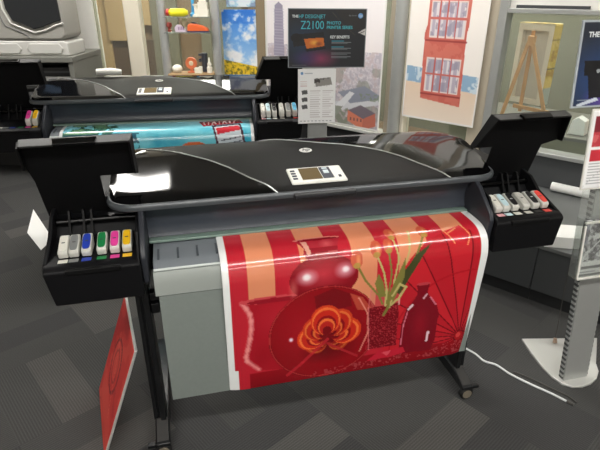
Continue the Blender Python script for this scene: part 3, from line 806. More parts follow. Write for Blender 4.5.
def art_city(A):
    X, T = A.X, A.T; h = A.T.max(); w = A.X.max()
    hz = h-.63
    A.grad(0, hz, (240, 240, 246), (244, 236, 236))
    n = A.noise(26, 2); n2 = A.noise(60, 4); n3 = A.noise(8, 6)
    city = T > hz+.03*(n3-.5)
    A.grad(hz, h, (206, 196, 206), (150, 144, 150), city)
    k = np.clip((T-hz)/.5, 0, 1)
    A.fill(city & (n > .52), (128, 122, 140), .35); A.fill(city & (n2 > .56), (236, 232, 232), .45)
    A.fill(city & (n3 > .55) & (T > hz+.12), (104, 108, 92), .6); A.fill(city & (n < .40), (170, 140, 140), .4)
    # tower at the left
    A.poly([(.11, hz-.33), (.16, hz-.36), (.21, hz-.33), (.225, hz+.10), (.09, hz+.10)], (132, 124, 148))
    for i in range(16): A.line([(.10, hz-.30+.025*i), (.22, hz-.30+.025*i)], .006, (170, 162, 182), .8)
    A.X = X-.13; X = A.X
    # roads and roofs at the bottom right
    A.poly([(.55, h-.16), (1.3, h-.34), (1.3, h-.26), (.62, h-.09)], (196, 198, 204)); A.poly([(.72, h-.28), (1.0, h-.36), (1.2, h-.28), (.86, h-.20)], (112, 118, 136))
    A.poly([(.55, h-.03), (.85, h-.30), (.90, h-.29), (.65, h-.0)], (214, 216, 220))
    A.poly([(.84, h-.14), (.97, h-.20), (1.12, h-.15), (1.00, h-.08)], (84, 72, 84))
    A.poly([(.84, h-.14), (1.00, h-.085), (1.00, h+.01), (.83, h-.05)], (206, 96, 62)); A.poly([(1.00, h-.085), (1.12, h-.15), (1.13, h-.04), (1.00, h+.01)], (178, 76, 52))
    for i in range(4): A.rect(.865+.035*i, .880+.035*i, h-.085, h-.055, (90, 44, 40))
    A.fill((X > .70) & (X < .84) & (T > h-.17) & (n > .45), (96, 104, 84), .8); A.fill((X > .95) & (T > h-.30) & (T < h-.24) & (n2 > .5), (92, 110, 80), .7)
    A.X = X+.13; X = A.X
    A.fill(T > -1, (244, 240, 242), .22)
    A.fill((X < .012) | (X > w-.015) | (T > h-.014), (238, 236, 234))
w_, h_ = 1.29, 1.60
o = printed_sheet('poster', 250, 300, w_, h_, flat_pos(w_, h_), art_city, M['print_satin'], thick=.004)
o.location = RW(-2.49, -.052, .535); o.rotation_euler = (0, 0, ROTR)
tag(o, 'large hazy city skyline poster on the glass behind the small dark sign', 'poster')

def art_red_building(A):
    X, T = A.X, A.T; h = A.T.max(); w = A.X.max()
    A.c[:] = (246, 240, 234)
    A.grad(h-.29, h, (232, 206, 182), (240, 224, 208), T > h-.285+.04*(X/w))
    n = A.noise(18, 1)
    sea = (T > h-.40+.04*(X/w)) & (T < h-.285+.04*(X/w)+.012*(n-.5))
    A.fill(sea, (146, 178, 206)); A.fill(sea & (n > .54), (206, 220, 230))
    bld = A.inside([(.135, -1), (.465, -1), (.47, h-.70), (.46, h-.64), (.475, h-.135), (.145, h-.165), (.135, h-.64), (.15, h-.70)])
    A.fill(bld, (204, 104, 92)); A.fill(bld & (n > .5), (214, 122, 106), .7)
    for t0 in (h-1.26, h-.86, h-.47):
        A.rect(.170, .445, t0, t0+.25, (232, 214, 208)); A.rect(.178, .437, t0+.01, t0+.24, (186, 176, 190))
        m2 = (X > .178) & (X < .437) & (T > t0+.01) & (T < t0+.24)
        A.fill(m2 & (np.sin(X*150) > .3), (232, 226, 226), .8); A.fill(m2 & (n > .55), (150, 144, 164), .7)
        for x in (.24, .30, .37): A.rect(x-.005, x+.005, t0, t0+.25, (196, 96, 86))
        A.rect(.17, .445, t0+.11, t0+.125, (204, 110, 100)); A.rect(.14, .47, t0+.262, t0+.275, (160, 66, 64))
    A.fill((X < .01) | (X > w-.012) | (T > h-.014), (246, 242, 238))
w_, h_ = .60, 1.42
o = printed_sheet('poster', 150, 330, w_, h_, flat_pos(w_, h_), art_red_building, M['print_satin'], thick=.004)
o.location = RW(-1.005, -.022, .695); o.rotation_euler = (0, 0, ROTR)
tag(o, 'tall poster of a red brick house front on the glass beside the beige pillar', 'poster')

def art_sky(A):
    X, T = A.X, A.T; h = A.T.max(); w = A.X.max()
    A.grad(0, h*.7, (46, 120, 214), (150, 194, 236))
    n = A.noise(9, 12)*.7 + A.noise(24, 3)*.3
    m = np.clip((n-.47+.25*(T/h-.35))*6, 0, 1); A.fill(m, (240, 242, 246)); A.fill(np.clip((n-.60)*5, 0, 1), (206, 210, 224), .7)
    A.fill((T < .12) & (n < .6), (44, 116, 210), .6)
    hl = h*.72+.07*X/w
    g = A.noise(60, 5); A.fill(T > hl, (196, 166, 40)); A.fill((T > hl) & (g > .55), (232, 196, 50)); A.fill((T > hl) & (g < .42), (118, 110, 40)); A.fill((T > h*.94) & (g < .5), (90, 90, 40))
w_, h_ = .335, .615
o = printed_sheet('poster', 100, 170, w_, h_, flat_pos(w_, h_), art_sky, M['print_satin'], thick=.004)
o.location = LW(-.735, -.012, .838); o.rotation_euler = (0, 0, ROTL)
tag(o, 'poster of blue cloudy sky over a yellow flower field', 'poster')
for sx in (.012, w_-.012):
    MB().lathe([(.008, -.012), (.010, -.006), (.010, .0)], (sx, 0, h_-.012), 12, 'y').build('clip', M['alu'], o, smooth=True)
def art_lilac(A):
    n = A.noise(12, 9); A.grad(0, .5, (190, 190, 214), (168, 206, 226)); A.fill(n > .52, (232, 236, 240), .8); A.fill((n < .42), (120, 130, 170), .6)
o = printed_sheet('poster', 40, 60, .27, .5, flat_pos(.27, .5), art_lilac, M['print_satin'], thick=.004)
o.location = LW(-.685, -.012, 1.475); o.rotation_euler = (0, 0, ROTL)
tag(o, 'pale blue poster hanging just above the sky-and-field poster', 'poster')

# ========================================================= STANDS WITH SIGNS
def make_stand(label, loc, rotz, shapeflip=False):
    t = thing('display_stand', label, 'display stand', loc, rotz, 'silver display stands')
    return t
LEAN = math.radians(6)
def leaning(y, z): return (y+math.tan(LEAN)*z)
# right-hand stand (origin below its pole)
ST = Vector((1.20, -.155, 0))
t = thing('display_stand', 'silver display stand with teardrop base standing at the right edge', 'display stand', ST, 0, 'silver display stands')
base = [(1.146, .147), (1.122, .04), (1.108, -.064), (1.108, -.13), (1.120, -.178), (1.154, -.208), (1.198, -.217), (1.25, -.21), (1.303, -.187), (1.345, -.15), (1.375, -.10), (1.45, -.02), (1.525, .062)]
MB().prism([(x-ST.x, y-ST.y) for x, y in base], 0, .012, 'z').build('base', M['alu_light'], t, bevel=.003)
mb = MB(); mb.box(-.063, .063, -.014, .014, 0, 1.50); pass
for v in mb.bm.verts: v.co.y += math.tan(LEAN)*v.co.z; v.co.z += .012
mb.build('pole', M['alu'], t, bevel=.002)
M['notched'] = material('pole_notch_bands', rgb(190, 192, 190), .4, metal=.4)
nt_ = M['notched'].node_tree; tc_ = nt_.nodes.new('ShaderNodeTexCoord'); wv = nt_.nodes.new('ShaderNodeTexWave'); wv.bands_direction = 'Z'; wv.inputs['Scale'].default_value = 13
cr_ = nt_.nodes.new('ShaderNodeValToRGB'); cr_.color_ramp.elements[0].position = .45; cr_.color_ramp.elements[0].color = rgb(90, 92, 92); cr_.color_ramp.elements[1].position = .55; cr_.color_ramp.elements[1].color = rgb(196, 198, 196)
nt_.links.new(tc_.outputs['Object'], wv.inputs['Vector']); nt_.links.new(wv.outputs['Fac'], cr_.inputs[0]); nt_.links.new(cr_.outputs[0], nt_.nodes['Principled BSDF'].inputs['Base Color'])
for sx in (-.0685, .0635):
    mb = MB(); mb.box(sx, sx+.005, -.011, .011, .02, 1.5)
    for v in mb.bm.verts: v.co.y += math.tan(LEAN)*v.co.z
    mb.build('pole_edge', M['notched'], t)
# clear brochure holder fixed to the pole
def lean_box(mb, x0, x1, f0, f1, z0, z1):
    n0 = len(mb.bm.verts); mb.box(x0, x1, -f1, -f0, z0, z1); mb.bm.verts.ensure_lookup_table()
    for v in mb.bm.verts[n0:]: v.co.y += math.tan(LEAN)*v.co.z
    return mb
mb = MB(); lean_box(mb, -.13, .16, .016, .019, .60, .93); lean_box(mb, -.13, .16, .060, .063, .55, .80); lean_box(mb, -.13, .16, .016, .063, .545, .550)
lean_box(mb, -.133, -.13, .016, .063, .55, .80); lean_box(mb, .16, .163, .016, .063, .55, .80)
mb.build('brochure_holder', M['acrylic'], t)
mb = MB(); lean_box(mb, -.13, .16, .054, .064, .545, .556); lean_box(mb, -.133, -.123, .055, .064, .55, .78); lean_box(mb, -.13, .16, .052, .062, .785, .795)
mb.build('holder_edge', M['white_plastic'], t, bevel=.003)
def art_bw(A):
    X, T = A.X, A.T; n = A.noise(30, 8); n2 = A.noise(70, 3)
    A.c[:] = (150, 148, 152); A.fill(n > .52, (60, 58, 66)); A.fill(n < .40, (226, 226, 228)); A.fill(n2 > .62, (24, 22, 28)); A.fill((n2 < .38), (240, 240, 240), .6)
    A.line([(.02, .16), (.09, .09), (.12, .02)], .006, (230, 230, 232)); A.line([(.05, .17), (.12, .11), (.19, .10)], .006, (30, 30, 34)); A.line([(.10, .16), (.13, .06), (.21, .01)], .005, (240, 240, 240))
    A.rect(0, .03, 0, .1, (96, 92, 120), .5); A.rect(0, 1, .178, .30, (246, 246, 246)); A.rect(.02, .12, .20, .212, (80, 80, 84)); A.rect(.02, .09, .222, .228, (150, 150, 154))
o = printed_sheet('brochure', 90, 90, .26, .235, flat_pos(.26, .235), art_bw, M['print_satin'], thick=.006)
o.location = ST + Vector((-.118, -.042+math.tan(LEAN)*.56, .557)); o.rotation_euler = (-LEAN, 0, 0)
tag(o, 'black-and-white picture brochure in the clear holder on the right-hand stand', 'brochure')
# spec sheet higher on the same stand
def art_spec_red(A):
    X, T = A.X, A.T; w = A.X.max()
    A.c[:] = (250, 250, 250); A.rect(.012, w-.012, .02, .135, (196, 60, 70)); n = A.noise(40, 2); A.fill((X > .012) & (X < w-.012) & (T > .02) & (T < .135) & (n > .55), (230, 130, 130), .6)
    A.fill((X > .012) & (X < .11) & (T > .02) & (T < .08), (120, 30, 44), .8); A.rect(.012, w-.012, .145, .19, (206, 44, 60))
    for k in range(8): A.rect(.012, w-.02-.01*(k % 3), .20+.011*k, .204+.011*k, (170, 170, 174))
    A.line([(.0, .29), (.10, .20)], .002, (190, 190, 192))
sh = printed_sheet('spec_sheet', 60, 80, .21, .297, flat_pos(.21, .297), art_spec_red, M['print_satin'], thick=.004)
sh.location = ST + Vector((-.155, -.036+math.tan(LEAN)*.90, .925)); sh.rotation_euler = (-LEAN, 0, 0)
tag(sh, 'white sheet with a red picture clipped on the right-hand stand', 'sheet')
MB().prism([(-.006, -.006), (.216, -.006), (.216, .303), (-.006, .303)], .001, .006, 'y').build('frame', M['white_plastic'], sh)
mb = MB(); lean_box(mb, -.05, .05, .014, .020, .90, 1.25); mb.build('sheet_bracket', M['alu'], t)

def art_sign_a(A):
    X, T = A.X, A.T
    A.c[:] = (34, 36, 42)
    A.ell(.08, .16, .16, .13, (24, 52, 84), .9, .9); A.ell(.17, .25, .12, .06, (150, 52, 92), .9, .9); A.ell(.09, .25, .09, .05, (62, 48, 104), .8, .9)
    A.poly([(.24, 0), (.42, 0), (.42, .10), (.34, .11)], (40, 38, 38)); A.line([(.235, .02), (.30, .085), (.36, .13)], .003, (88, 76, 62), .6)
    # the printer pictured on it
    A.poly([(.02, .13), (.19, .115), (.20, .17), (.03, .19)], (22, 22, 26)); A.ell(.045, .145, .03, .022, (12, 12, 14))
    A.poly([(.085, .15), (.19, .143), (.195, .185), (.10, .20)], (212, 112, 36)); A.ell(.14, .168, .03, .018, (240, 180, 70), .9, .8); A.ell(.165, .175, .022, .014, (150, 70, 30), .9, .8)
    A.poly([(.09, .20), (.20, .187), (.205, .20), (.10, .215)], (26, 26, 30))
    for t0 in (.165, .195, .22, .238): A.rect(.235, .34, t0, t0+.003, (150, 156, 160), .9); A.rect(.235, .32, t0+.007, t0+.010, (120, 126, 130), .9)
    for t0 in (.158, .188): A.rect(.235, .30, t0, t0+.004, (52, 140, 160), .9)
    A.rect(.02, .10, .283, .286, (110, 112, 116), .8)
    A.poly([(.375, .118), (.42, .095), (.42, .135)], (216, 212, 210)); A.line([(.385, .122), (.41, .112)], .004, (70, 66, 66))
    A.fill((X < .004) | (X > .416) | (T < .004) | (T > .293), (150, 156, 162))
def sign_text(o):
    lettering('THE', .018, M['txt_white'], o, (.022, -.0006, .252), bold=.0006)
    lettering('HP DESIGNJET', .026, M['txt_cyan'], o, (.056, -.0006, .249), sx=.86)
    lettering('Z2100', .058, M['txt_cyan'], o, (.066, -.0006, .196), sx=.82)
    lettering('PHOTO', .022, M['txt_cyan'], o, (.205, -.0006, .219), bold=.0003)
    lettering('PRINTER SERIES', .022, M['txt_cyan'], o, (.205, -.0006, .197), bold=.0003, sx=.92)
    lettering('KEY BENEFITS', .020, M['txt_white'], o, (.225, -.0006, .150), bold=.0005, sx=.85)
    lg = MB().lathe([(.013, -.001), (.013, 0)], (.385, -.0004, .262), 24, 'y').build('logo', M['logo_blue'], o)
    lettering('hp', .018, M['txt_white'], lg, (.385, -.0018, .257), align='CENTER', name='logo_letters', shear=.3)
    lettering('hp invent', .011, M['txt_grey'], o, (.322, -.0006, .260))
sg = printed_sheet('sign_board', 150, 110, .42, .297, flat_pos(.42, .297), art_sign_a, M['print_satin'], thick=.006)
sign_text(sg); tag(sg, 'dark landscape sign with cyan lettering in front of the city poster', 'sign')
# rear stand
S2 = Vector((.33, 1.16, 0)); R2 = math.radians(-7)
t2 = thing('display_stand', 'silver display stand behind the nearest printer carrying the dark sign with cyan lettering', 'display stand', S2, R2, 'silver display stands')
MB().prism([(-.12, .22), (-.13, -.02), (-.10, -.09), (-.03, -.12), (.05, -.10), (.12, -.04), (.26, .12)], 0, .012, 'z').build('base', M['alu_light'], t2, bevel=.003)
mb = MB(); mb.box(-.055, .055, -.012, .012, .012, 1.36)
mb.build('pole', M['alu'], t2, bevel=.002)
mb = MB(); mb.box(-.10, .10, -.02, -.012, .93, .945); mb.box(-.09, .09, -.022, -.012, 1.22, 1.24); mb.build('bracket', M['alu_light'], t2, bevel=.002)
RM = Matrix.Rotation(R2, 3, 'Z')
sg.location = S2 + RM @ Vector((-.170, -.036, 1.240)); sg.rotation_euler = (-math.radians(2), math.radians(.5), R2)
def art_spec(A):
    X, T = A.X, A.T
    A.c[:] = (250, 250, 250); A.ell(.022, .024, .008, .008, (110, 160, 210)); A.rect(.036, .08, .021, .027, (190, 194, 200))
    A.poly([(.09, .055), (.18, .045), (.19, .085), (.10, .095)], (150, 146, 142)); n = A.noise(60, 3); A.fill((X > .09) & (X < .19) & (T > .05) & (T < .092) & (n > .5), (70, 66, 64))
    for k in range(3): A.rect(.012, .05, .065+.012*k, .069+.012*k, (222, 196, 196))
    for t0 in (.115, .155, .195): A.poly([(.02, t0), (.05, t0-.004), (.054, t0+.018), (.022, t0+.022)], (88, 88, 90))
    for k in range(13):
        A.rect(.066, .126-.008*(k % 2), .115+.012*k, .119+.012*k, (214, 208, 208)); A.rect(.136, .196-.01*(k % 3), .115+.012*k, .119+.012*k, (214, 208, 208))
    for k in range(9): A.rect(.01+.021*k, .022+.021*k, .280, .285, (180, 180, 184))
sh2 = printed_sheet('spec_sheet', 90, 120, .21, .297, flat_pos(.21, .297), art_spec, M['print_satin'], thick=.003)
sh2.location = S2 + RM @ Vector((-.115, -.036, .935)); sh2.rotation_euler = (-math.radians(2), 0, R2)
tag(sh2, 'white specification sheet with small text below the dark sign before the city poster', 'sheet')
# sign on the right-hand stand
def art_sign_b(A):
    X, T = A.X, A.T
    A.c[:] = (34, 40, 52); A.ell(.12, .20, .22, .17, (38, 72, 132), .9, .9); A.ell(.13, .27, .10, .06, (90, 60, 150), .9, .9)
    A.poly([(.03, .135), (.40, .12), (.40, .18), (.035, .185)], (14, 14, 18)); A.poly([(.05, .175), (.36, .165), (.36, .25), (.07, .265)], (20, 20, 26)); A.poly([(.085, .165), (.16, .16), (.16, .172), (.088, .176)], (150, 156, 160))
    A.poly([(.02, .285), (.10, .262), (.115, .272), (.03, .293)], (206, 214, 224)); A.rect(.02, .07, .268, .272, (150, 160, 170))
    A.fill((X < .006) | (X > .414) | (T < .006) | (T > .291), (176, 184, 190))
sb = printed_sheet('sign_board', 150, 110, .42, .297, flat_pos(.42, .297), art_sign_b, M['print_satin'], thick=.006)
lettering('THE', .024, M['txt_white'], sb, (.030, -.0006, .242), bold=.0008)
lettering('HP DESIGNJET', .030, M['txt_cyan'], sb, (.080, -.0006, .240), sx=.9)
lettering('Z', .075, M['txt_cyan'], sb, (.090, -.0006, .172), sx=.9)
sb.location = ST + Vector((-.265, -.040+math.tan(LEAN)*1.20, 1.235)); sb.rotation_euler = (-LEAN, 0, 0)
tag(sb, 'dark blue sign on the right-hand stand cut by the picture edge', 'sign')
# thin wire with a plug lying on the stand base
mb = MB(); mb.tube([(1.335, .16, .50), (1.318, .135, .3), (1.298, .10, .12), (1.288, .085, .05), (1.282, .075, .026)], .0022, 6)
wr = mb.build('hanging_wire', M['cable_grey'], None, smooth=True)
MB().tube([(1.284, .080, .040), (1.281, .072, .018)], [.008, .011], 8).build('plug', plain('plug_tan', 176, 150, 130), wr, smooth=True)
tag(wr, 'thin wire with a pinkish plug hanging onto the stand base', 'wire')

# =================================================== BENCH UNDER THE RIGHT WINDOW
def bench_unit(a0, a1, label):
    t = thing('bench_cabinet', label, 'cabinet', RW((a0+a1)/2, 0, 0), ROTR, 'dark bench cabinets')
    w = (a1-a0)/2-.0015
    MB().box(-w, w, -.92, -.012, .075, .343).build('body', M['bench'], t)
    MB().box(-w, w, -.915, -.02, 0, .075).build('plinth', M['kick'], t)
    MB().box(-w+.001, w-.001, -.938, -.92, .08, .341).build('door', M['bench'], t, bevel=.002)
bench_unit(-1.035, -.30, 'dark low cabinet reaching behind the nearest printer')
bench_unit(-.30, .435, 'dark low cabinet just right of the red print')
bench_unit(.435, 1.17, 'dark low cabinet behind the right-hand display stand')
o = MB().box(-1.05, 1.19, -.95, -.008, .3435, .365).build('worktop', M['bench_top'], None, bevel=.003)
place(o, RW(0), ROTR); tag(o, 'grey worktop running along the low cabinets under the window', 'worktop')
b = thing('paper_box', 'white box lying on the worktop beside the right-hand stand', 'box', Vector((1.545, .455, .365)), math.radians(-25))
MB().box(-.115, .115, -.085, .085, .0005, .062).build('carton', M['paper'], b, bevel=.003)
MB().prism([(-.115, .0625), (.118, .0625), (.150, .052), (.150, .054), (.118, .066), (-.115, .066)], -.087, .087, 'y').build('flap', M['paper'], b)
o = MB().tube([(0, 0, 0), (.36, 0, 0)], .030, 20).build('paper_tube', M['paper'], None, smooth=True)
tag(o, 'white cardboard tube lying at the back of the worktop', 'tube')
o.location = RW(.22, -.05, .4005); o.rotation_euler = (0, 0, ROTR)
mb = MB(); mb.lathe([(.032, .0), (.035, .002), (.035, .028), (.02, .03)], (.361, 0, 0), 18, 'x'); mb.build('end_cap', plain('cap_grey', 176, 176, 172), o, smooth=True)

# window display beyond the glass: ledge, easel, canvas, papers
o = MB().box(-.7, 2.2, .22, 1.1, 0, .66).build('display_ledge', M['olive_box'], None, bevel=.004); place(o, RW(0), ROTR)
tag(o, 'olive grey display ledge behind the right-hand window', 'ledge')
MB().box(-.71, 2.21, .21, 1.11, .66, .685).build('ledge_top', plain('ledge_top_grey', 110, 109, 102), o, bevel=.004)
def ep(a, d, z): return (a, d, z)
e = thing('easel', 'wooden easel standing behind the window with the canvas on it', 'easel', RW(0, 0, .685), ROTR)
def bar(p, q, w, d, nm):
    p, q = Vector(p), Vector(q); u = (q-p).normalized(); s = u.cross(Vector((0, 1, 0))).normalized(); f = u.cross(s)
    P = [v+s*(i*w/2)+f*(j*d/2) for v in (p, q) for i, j in ((-1, -1), (1, -1), (1, 1), (-1, 1))]
    mb = MB(); mb.poly([tuple(v) for v in P], [(0,1,2,3),(7,6,5,4),(0,4,5,1),(1,5,6,2),(2,6,7,3),(3,7,4,0)])
    return mb.build(nm, M['pine'], e, bevel=.002)
bar((-.365, .40, .012), (-.300, .55, .575), .026, .018, 'leg')
bar((-.015, .40, .012), (-.268, .55, .575), .026, .018, 'leg')
bar((-.290, .60, .05), (-.285, .575, .66), .026, .018, 'mast')
MB().box(-.308, -.258, .535, .585, .555, .625).build('clamp', M['pine'], e, bevel=.004)
bar((-.34, .575, .095), (-.02, .575, .07), .028, .02, 'crossbar')
c = thing('stretched_canvas', 'stretched canvas seen from behind with yellow painted edge on the easel', 'canvas', RW(-.295, .66, .79), ROTR-.22)
CW, CH = .29, .60
MB().box(-CW/2, CW/2, .040, .046, 0, CH).build('cloth_back', M['canvas'], c)
mb = MB(); mb.box(-CW/2, -CW/2+.04, 0, .040, 0, CH); mb.box(CW/2-.04, CW/2, 0, .040, 0, CH); mb.box(-CW/2+.04, CW/2-.04, 0, .040, 0, .04); mb.box(-CW/2+.04, CW/2-.04, 0, .040, CH-.05, CH)
mb.build('stretcher', plain('stretcher_white', 236, 230, 216, .7), c, bevel=.002)
def art_edge(A):
    n = A.noise(14, 4); A.c[:] = (206, 178, 70); A.fill(n > .55, (228, 200, 110)); A.fill(n < .40, (176, 140, 50)); A.rect(-1, 1, .31, .325, (60, 60, 50)); A.rect(-1, 1, .47, .7, (176, 186, 176)); A.rect(-1, 1, .10, .12, (150, 130, 60))
printed_sheet('painted_edge', 6, 60, .105, CH, lambda x, t_: (CW/2+.002+.0, .0+x, CH-t_), art_edge, M['print_matte'], c, thick=.003)
def art_top(A):
    X = A.X; n = A.noise(20, 2); A.c[:] = (216, 190, 110); A.fill(n > .55, (236, 226, 196)); A.fill((np.sin(X*60) > .6), (96, 90, 70), .8)
printed_sheet('painted_edge', 30, 6, CW, .105, lambda x, t_: (-CW/2+x, t_, CH+.002), art_top, M['print_matte'], c, thick=.003)
b = thing('white_carton', 'white curved-front carton on the ledge behind the window', 'box', RW(.21, .36, .6855), ROTR)
MB().prism([(-.05, 0), (-.035, .10), (.0, .125), (.05, .10), (.06, 0)], -.05, .05, 'y').build('carton', M['paper'], b, bevel=.004)
for i, (a, d, nm, lb, r_, g_, b_) in enumerate([(.34, .62, 'booklet', 'yellow booklet lying on the ledge behind the window', 232, 196, 70), (.42, .40, 'booklet', 'orange-edged booklet lying on the ledge in front of the yellow one', 226, 150, 96), (.32, .85, 'booklet', 'white and red booklet at the back of the ledge', 226, 190, 190)]):
    o = MB().box(-.09, .09, -.07, .07, 0, .018+.006*i).build(nm, plain('booklet_%d' % i, r_, g_, b_), None, bevel=.002)
    place(o, RW(a, d, .6855), ROTR+.2*i); tag(o, lb, 'booklet', 'booklets on the ledge behind the window')
    MB().box(-.089, .0905, -.0695, .0705, .004, .014).build('pages', M['paper'], o)

# ============================================================ LEANING RED BOARD
b = thing('framed_print', 'red framed print standing on the carpet against the left printer leg', 'framed print', (0, 0, 0))
P0, P1_ = Vector((-.843, -.10, .006)), Vector((-.90, .278, .006))
P3_ = P0+Vector((.168, .012, .452)); P2_ = P1_+Vector((.168, .012, .452))
def art_red_board(A):
    X, T = A.X, A.T; n = A.noise(5, 9); A.c[:] = (206, 54, 50); A.fill(n > .55, (186, 40, 42), .8); A.fill(n < .42, (222, 84, 70), .6)
    A.ring(.2, .28, .09, .012, (120, 24, 34), .8, 1.6); A.ring(.2, .28, .05, .010, (150, 40, 40), .8, 1.8); A.line([(.1, .5), (.26, .12)], .008, (236, 120, 96), .7)
def board_pos(off):
    def f(x, t_):
        u, v = x/.38, t_/.62
        p = (P3_*(1-u)+P2_*u)*(1-v)+(P0*(1-u)+P1_*u)*v
        return tuple(p+off)
    return f
nb = (P1_-P0).cross(P3_-P0).normalized()
if nb.x < 0: nb = -nb
printed_sheet('picture', 50, 70, .38, .62, board_pos(Vector((0, 0, 0))), art_red_board, M['print_matte'], b, thick=.008)
def edge(p, q, nm):
    MB().tube([tuple(p), tuple(q)], .0055, 8).build(nm, M['silver'], b)
for p, q in ((P0, P1_), (P1_, P2_), (P2_, P3_), (P3_, P0)): edge(p+Vector((0, 0, .003)), q+Vector((0, 0, .003)), 'frame_edge')

# white sheet behind the left ink box
o = MB().prism([(-1.60, 2.10), (-1.445, 1.785), (-1.40, 1.95), (-1.655, 2.56)], .0005, .004, 'z').build('paper_sheet', M['paper'], None)
tag(o, 'white paper sheet lying on the carpet behind the left ink box', 'paper sheet')
# cables on the carpet
def spline(pts, n=10):
    out = []; P = [Vector(p) for p in pts]
    for i in range(len(P)-1):
        p0, p1, p2, p3 = P[max(i-1, 0)], P[i], P[i+1], P[min(i+2, len(P)-1)]
        for k in range(n):
            t_ = k/n; out.append(.5*((2*p1)+(-p0+p2)*t_+(2*p0-5*p1+4*p2-p3)*t_*t_+(-p0+3*p1-3*p2+p3)*t_**3))
    out.append(P[-1]); return out
cz = .0055
o = MB().tube(spline([(.62, .42, cz), (.76, .26, cz), (.848, .118, cz), (.868, .045, cz), (.908, .006, cz), (.935, -.065, cz), (.983, -.144, cz), (1.034, -.215, cz), (1.073, -.28, cz)]), .005, 8).build('power_cable', M['cable_white'], None, smooth=True)
tag(o, 'white cable snaking over the carpet from under the red print', 'cable', 'cables on the carpet')
MB().tube([(1.070, -.275, cz+.001), (1.085, -.30, cz+.001)], .0062, 8).build('connector', M['cable_grey'], o)
o = MB().tube(spline([(.96, -.055, .0045), (1.0, -.10, .0045), (1.055, -.185, .0045), (1.098, -.25, .0045), (1.106, -.29, .0045)]), .004, 8).build('power_cable', M['cable_grey'], None, smooth=True)
tag(o, 'dark grey cable beside the white one on the carpet', 'cable', 'cables on the carpet')

# ====================================================== FAR LEFT: DESK AND MACHINE
DSK = Vector((CAM.x, CAM.y, 0)) + HD*4.33
def DK(s, d, z=0.0): return DSK + RT*s + HD*d + Vector((0, 0, z))
t = thing('desk', 'tall grey desk under the large 3D printing machine', 'desk', DK(-2.6, 0, 0), ROTL)
MB().box(-.8, .735, -.0, .66, 1.075, 1.12).build('top', M['desk'], t, bevel=.005)
MB().box(.69, .73, .01, .655, 0, 1.075).build('side_panel', M['desk'], t, bevel=.003)
MB().box(-.795, -.755, .01, .655, 0, 1.075).build('side_panel', M['desk'], t, bevel=.003)
MB().box(-.755, .69, .60, .64, 0, 1.075).build('back_panel', M['desk_dark'], t)
MB().box(-.755, .69, .03, .60, .862, .885).build('shelf', M['desk_dark'], t)
o = MB().box(-.20, .16, -.10, .10, 0, .062).build('storage_box', M['paper'], None, bevel=.004); place(o, DK(-2.08, .20, .8855), ROTL)
tag(o, 'white box on the open shelf inside the grey desk', 'box')
MB().box(-.06, .10, -.102, -.0995, .018, .046).build('box_label', plain('label_grey', 160, 166, 170), o)
o = MB().box(-.19, .15, -.09, .09, 0, .075).build('equipment_box', plain('box_black', 34, 34, 36), None, bevel=.006); place(o, DK(-2.08, .21, .948), ROTL)
tag(o, 'black box stacked on the white box inside the desk', 'box')
MB().box(-.15, .12, -.094, -.0895, .03, .045).build('slot', plain('slot_grey', 80, 82, 84), o)
# machine
t = thing('printing_machine', 'large grey 3D printing machine with black window on the desk', '3D printer', DK(-2.6, 0, 1.1205), ROTL)
mb = MB(); mb.prism([(-.75, .0), (.70, .0), (.70, .105), (.665, .12), (-.75, .12)], .05, .40, 'y'); mb.build('base', M['mach_light'], t, bevel=.012)
for x0, x1 in ((.02, .32), (.36, .66)):
    mb = MB(); mb.prism([(x0+.03, .02), (x1-.03, .02), (x1, .06), (x1-.03, .10), (x0+.03, .10), (x0, .06)], .040, .052, 'y'); mb.build('base_dimple', M['mach_light'], t, bevel=.01)
MB().box(-.74, .62, .06, .39, .12, .14).build('seam_gap', M['mach_dark'], t)
MB().prism([(-.75, .125), (.66, .125), (.695, .155), (.695, .85), (.66, .92), (-.75, .92)], .045, .39, 'y').build('body', M['mach'], t, bevel=.02)
ol = [(0.245, .88), (0.680, .86), (0.685, .275), (0.605, .255), (0.535, .225), (0.455, .21), (0.375, .245), (0.295, .275), (0.260, .36)]
MB().prism(ol, .030, .046, 'y').build('window', M['mach_glass'], t, bevel=.006)
mb = MB()
pth = [(0.225, .90), (0.233, .36), (0.275, .252), (0.365, .215), (0.455, .182), (0.545, .20), (0.625, .235), (0.695, .255)]
mb.tube([(x, .042, z) for x, z in pth], .008, 8); mb.build('window_trim', M['mach_light'], t, smooth=True)
mb = MB(); mb.tube([(x+.075, .044, z) for x, z in [(.10, .90), (.115, .33), (.15, .235), (.26, .19), (.31, .165), (.33, .14)]], .006, 6); mb.build('seam', M['mach_dark'], t, smooth=True)
MB().box(.36, .54, .026, .031, .50, .56).build('window_plate', plain('inner_blue', 50, 72, 96), t)  # plain blue-grey plate on the front of the machine window

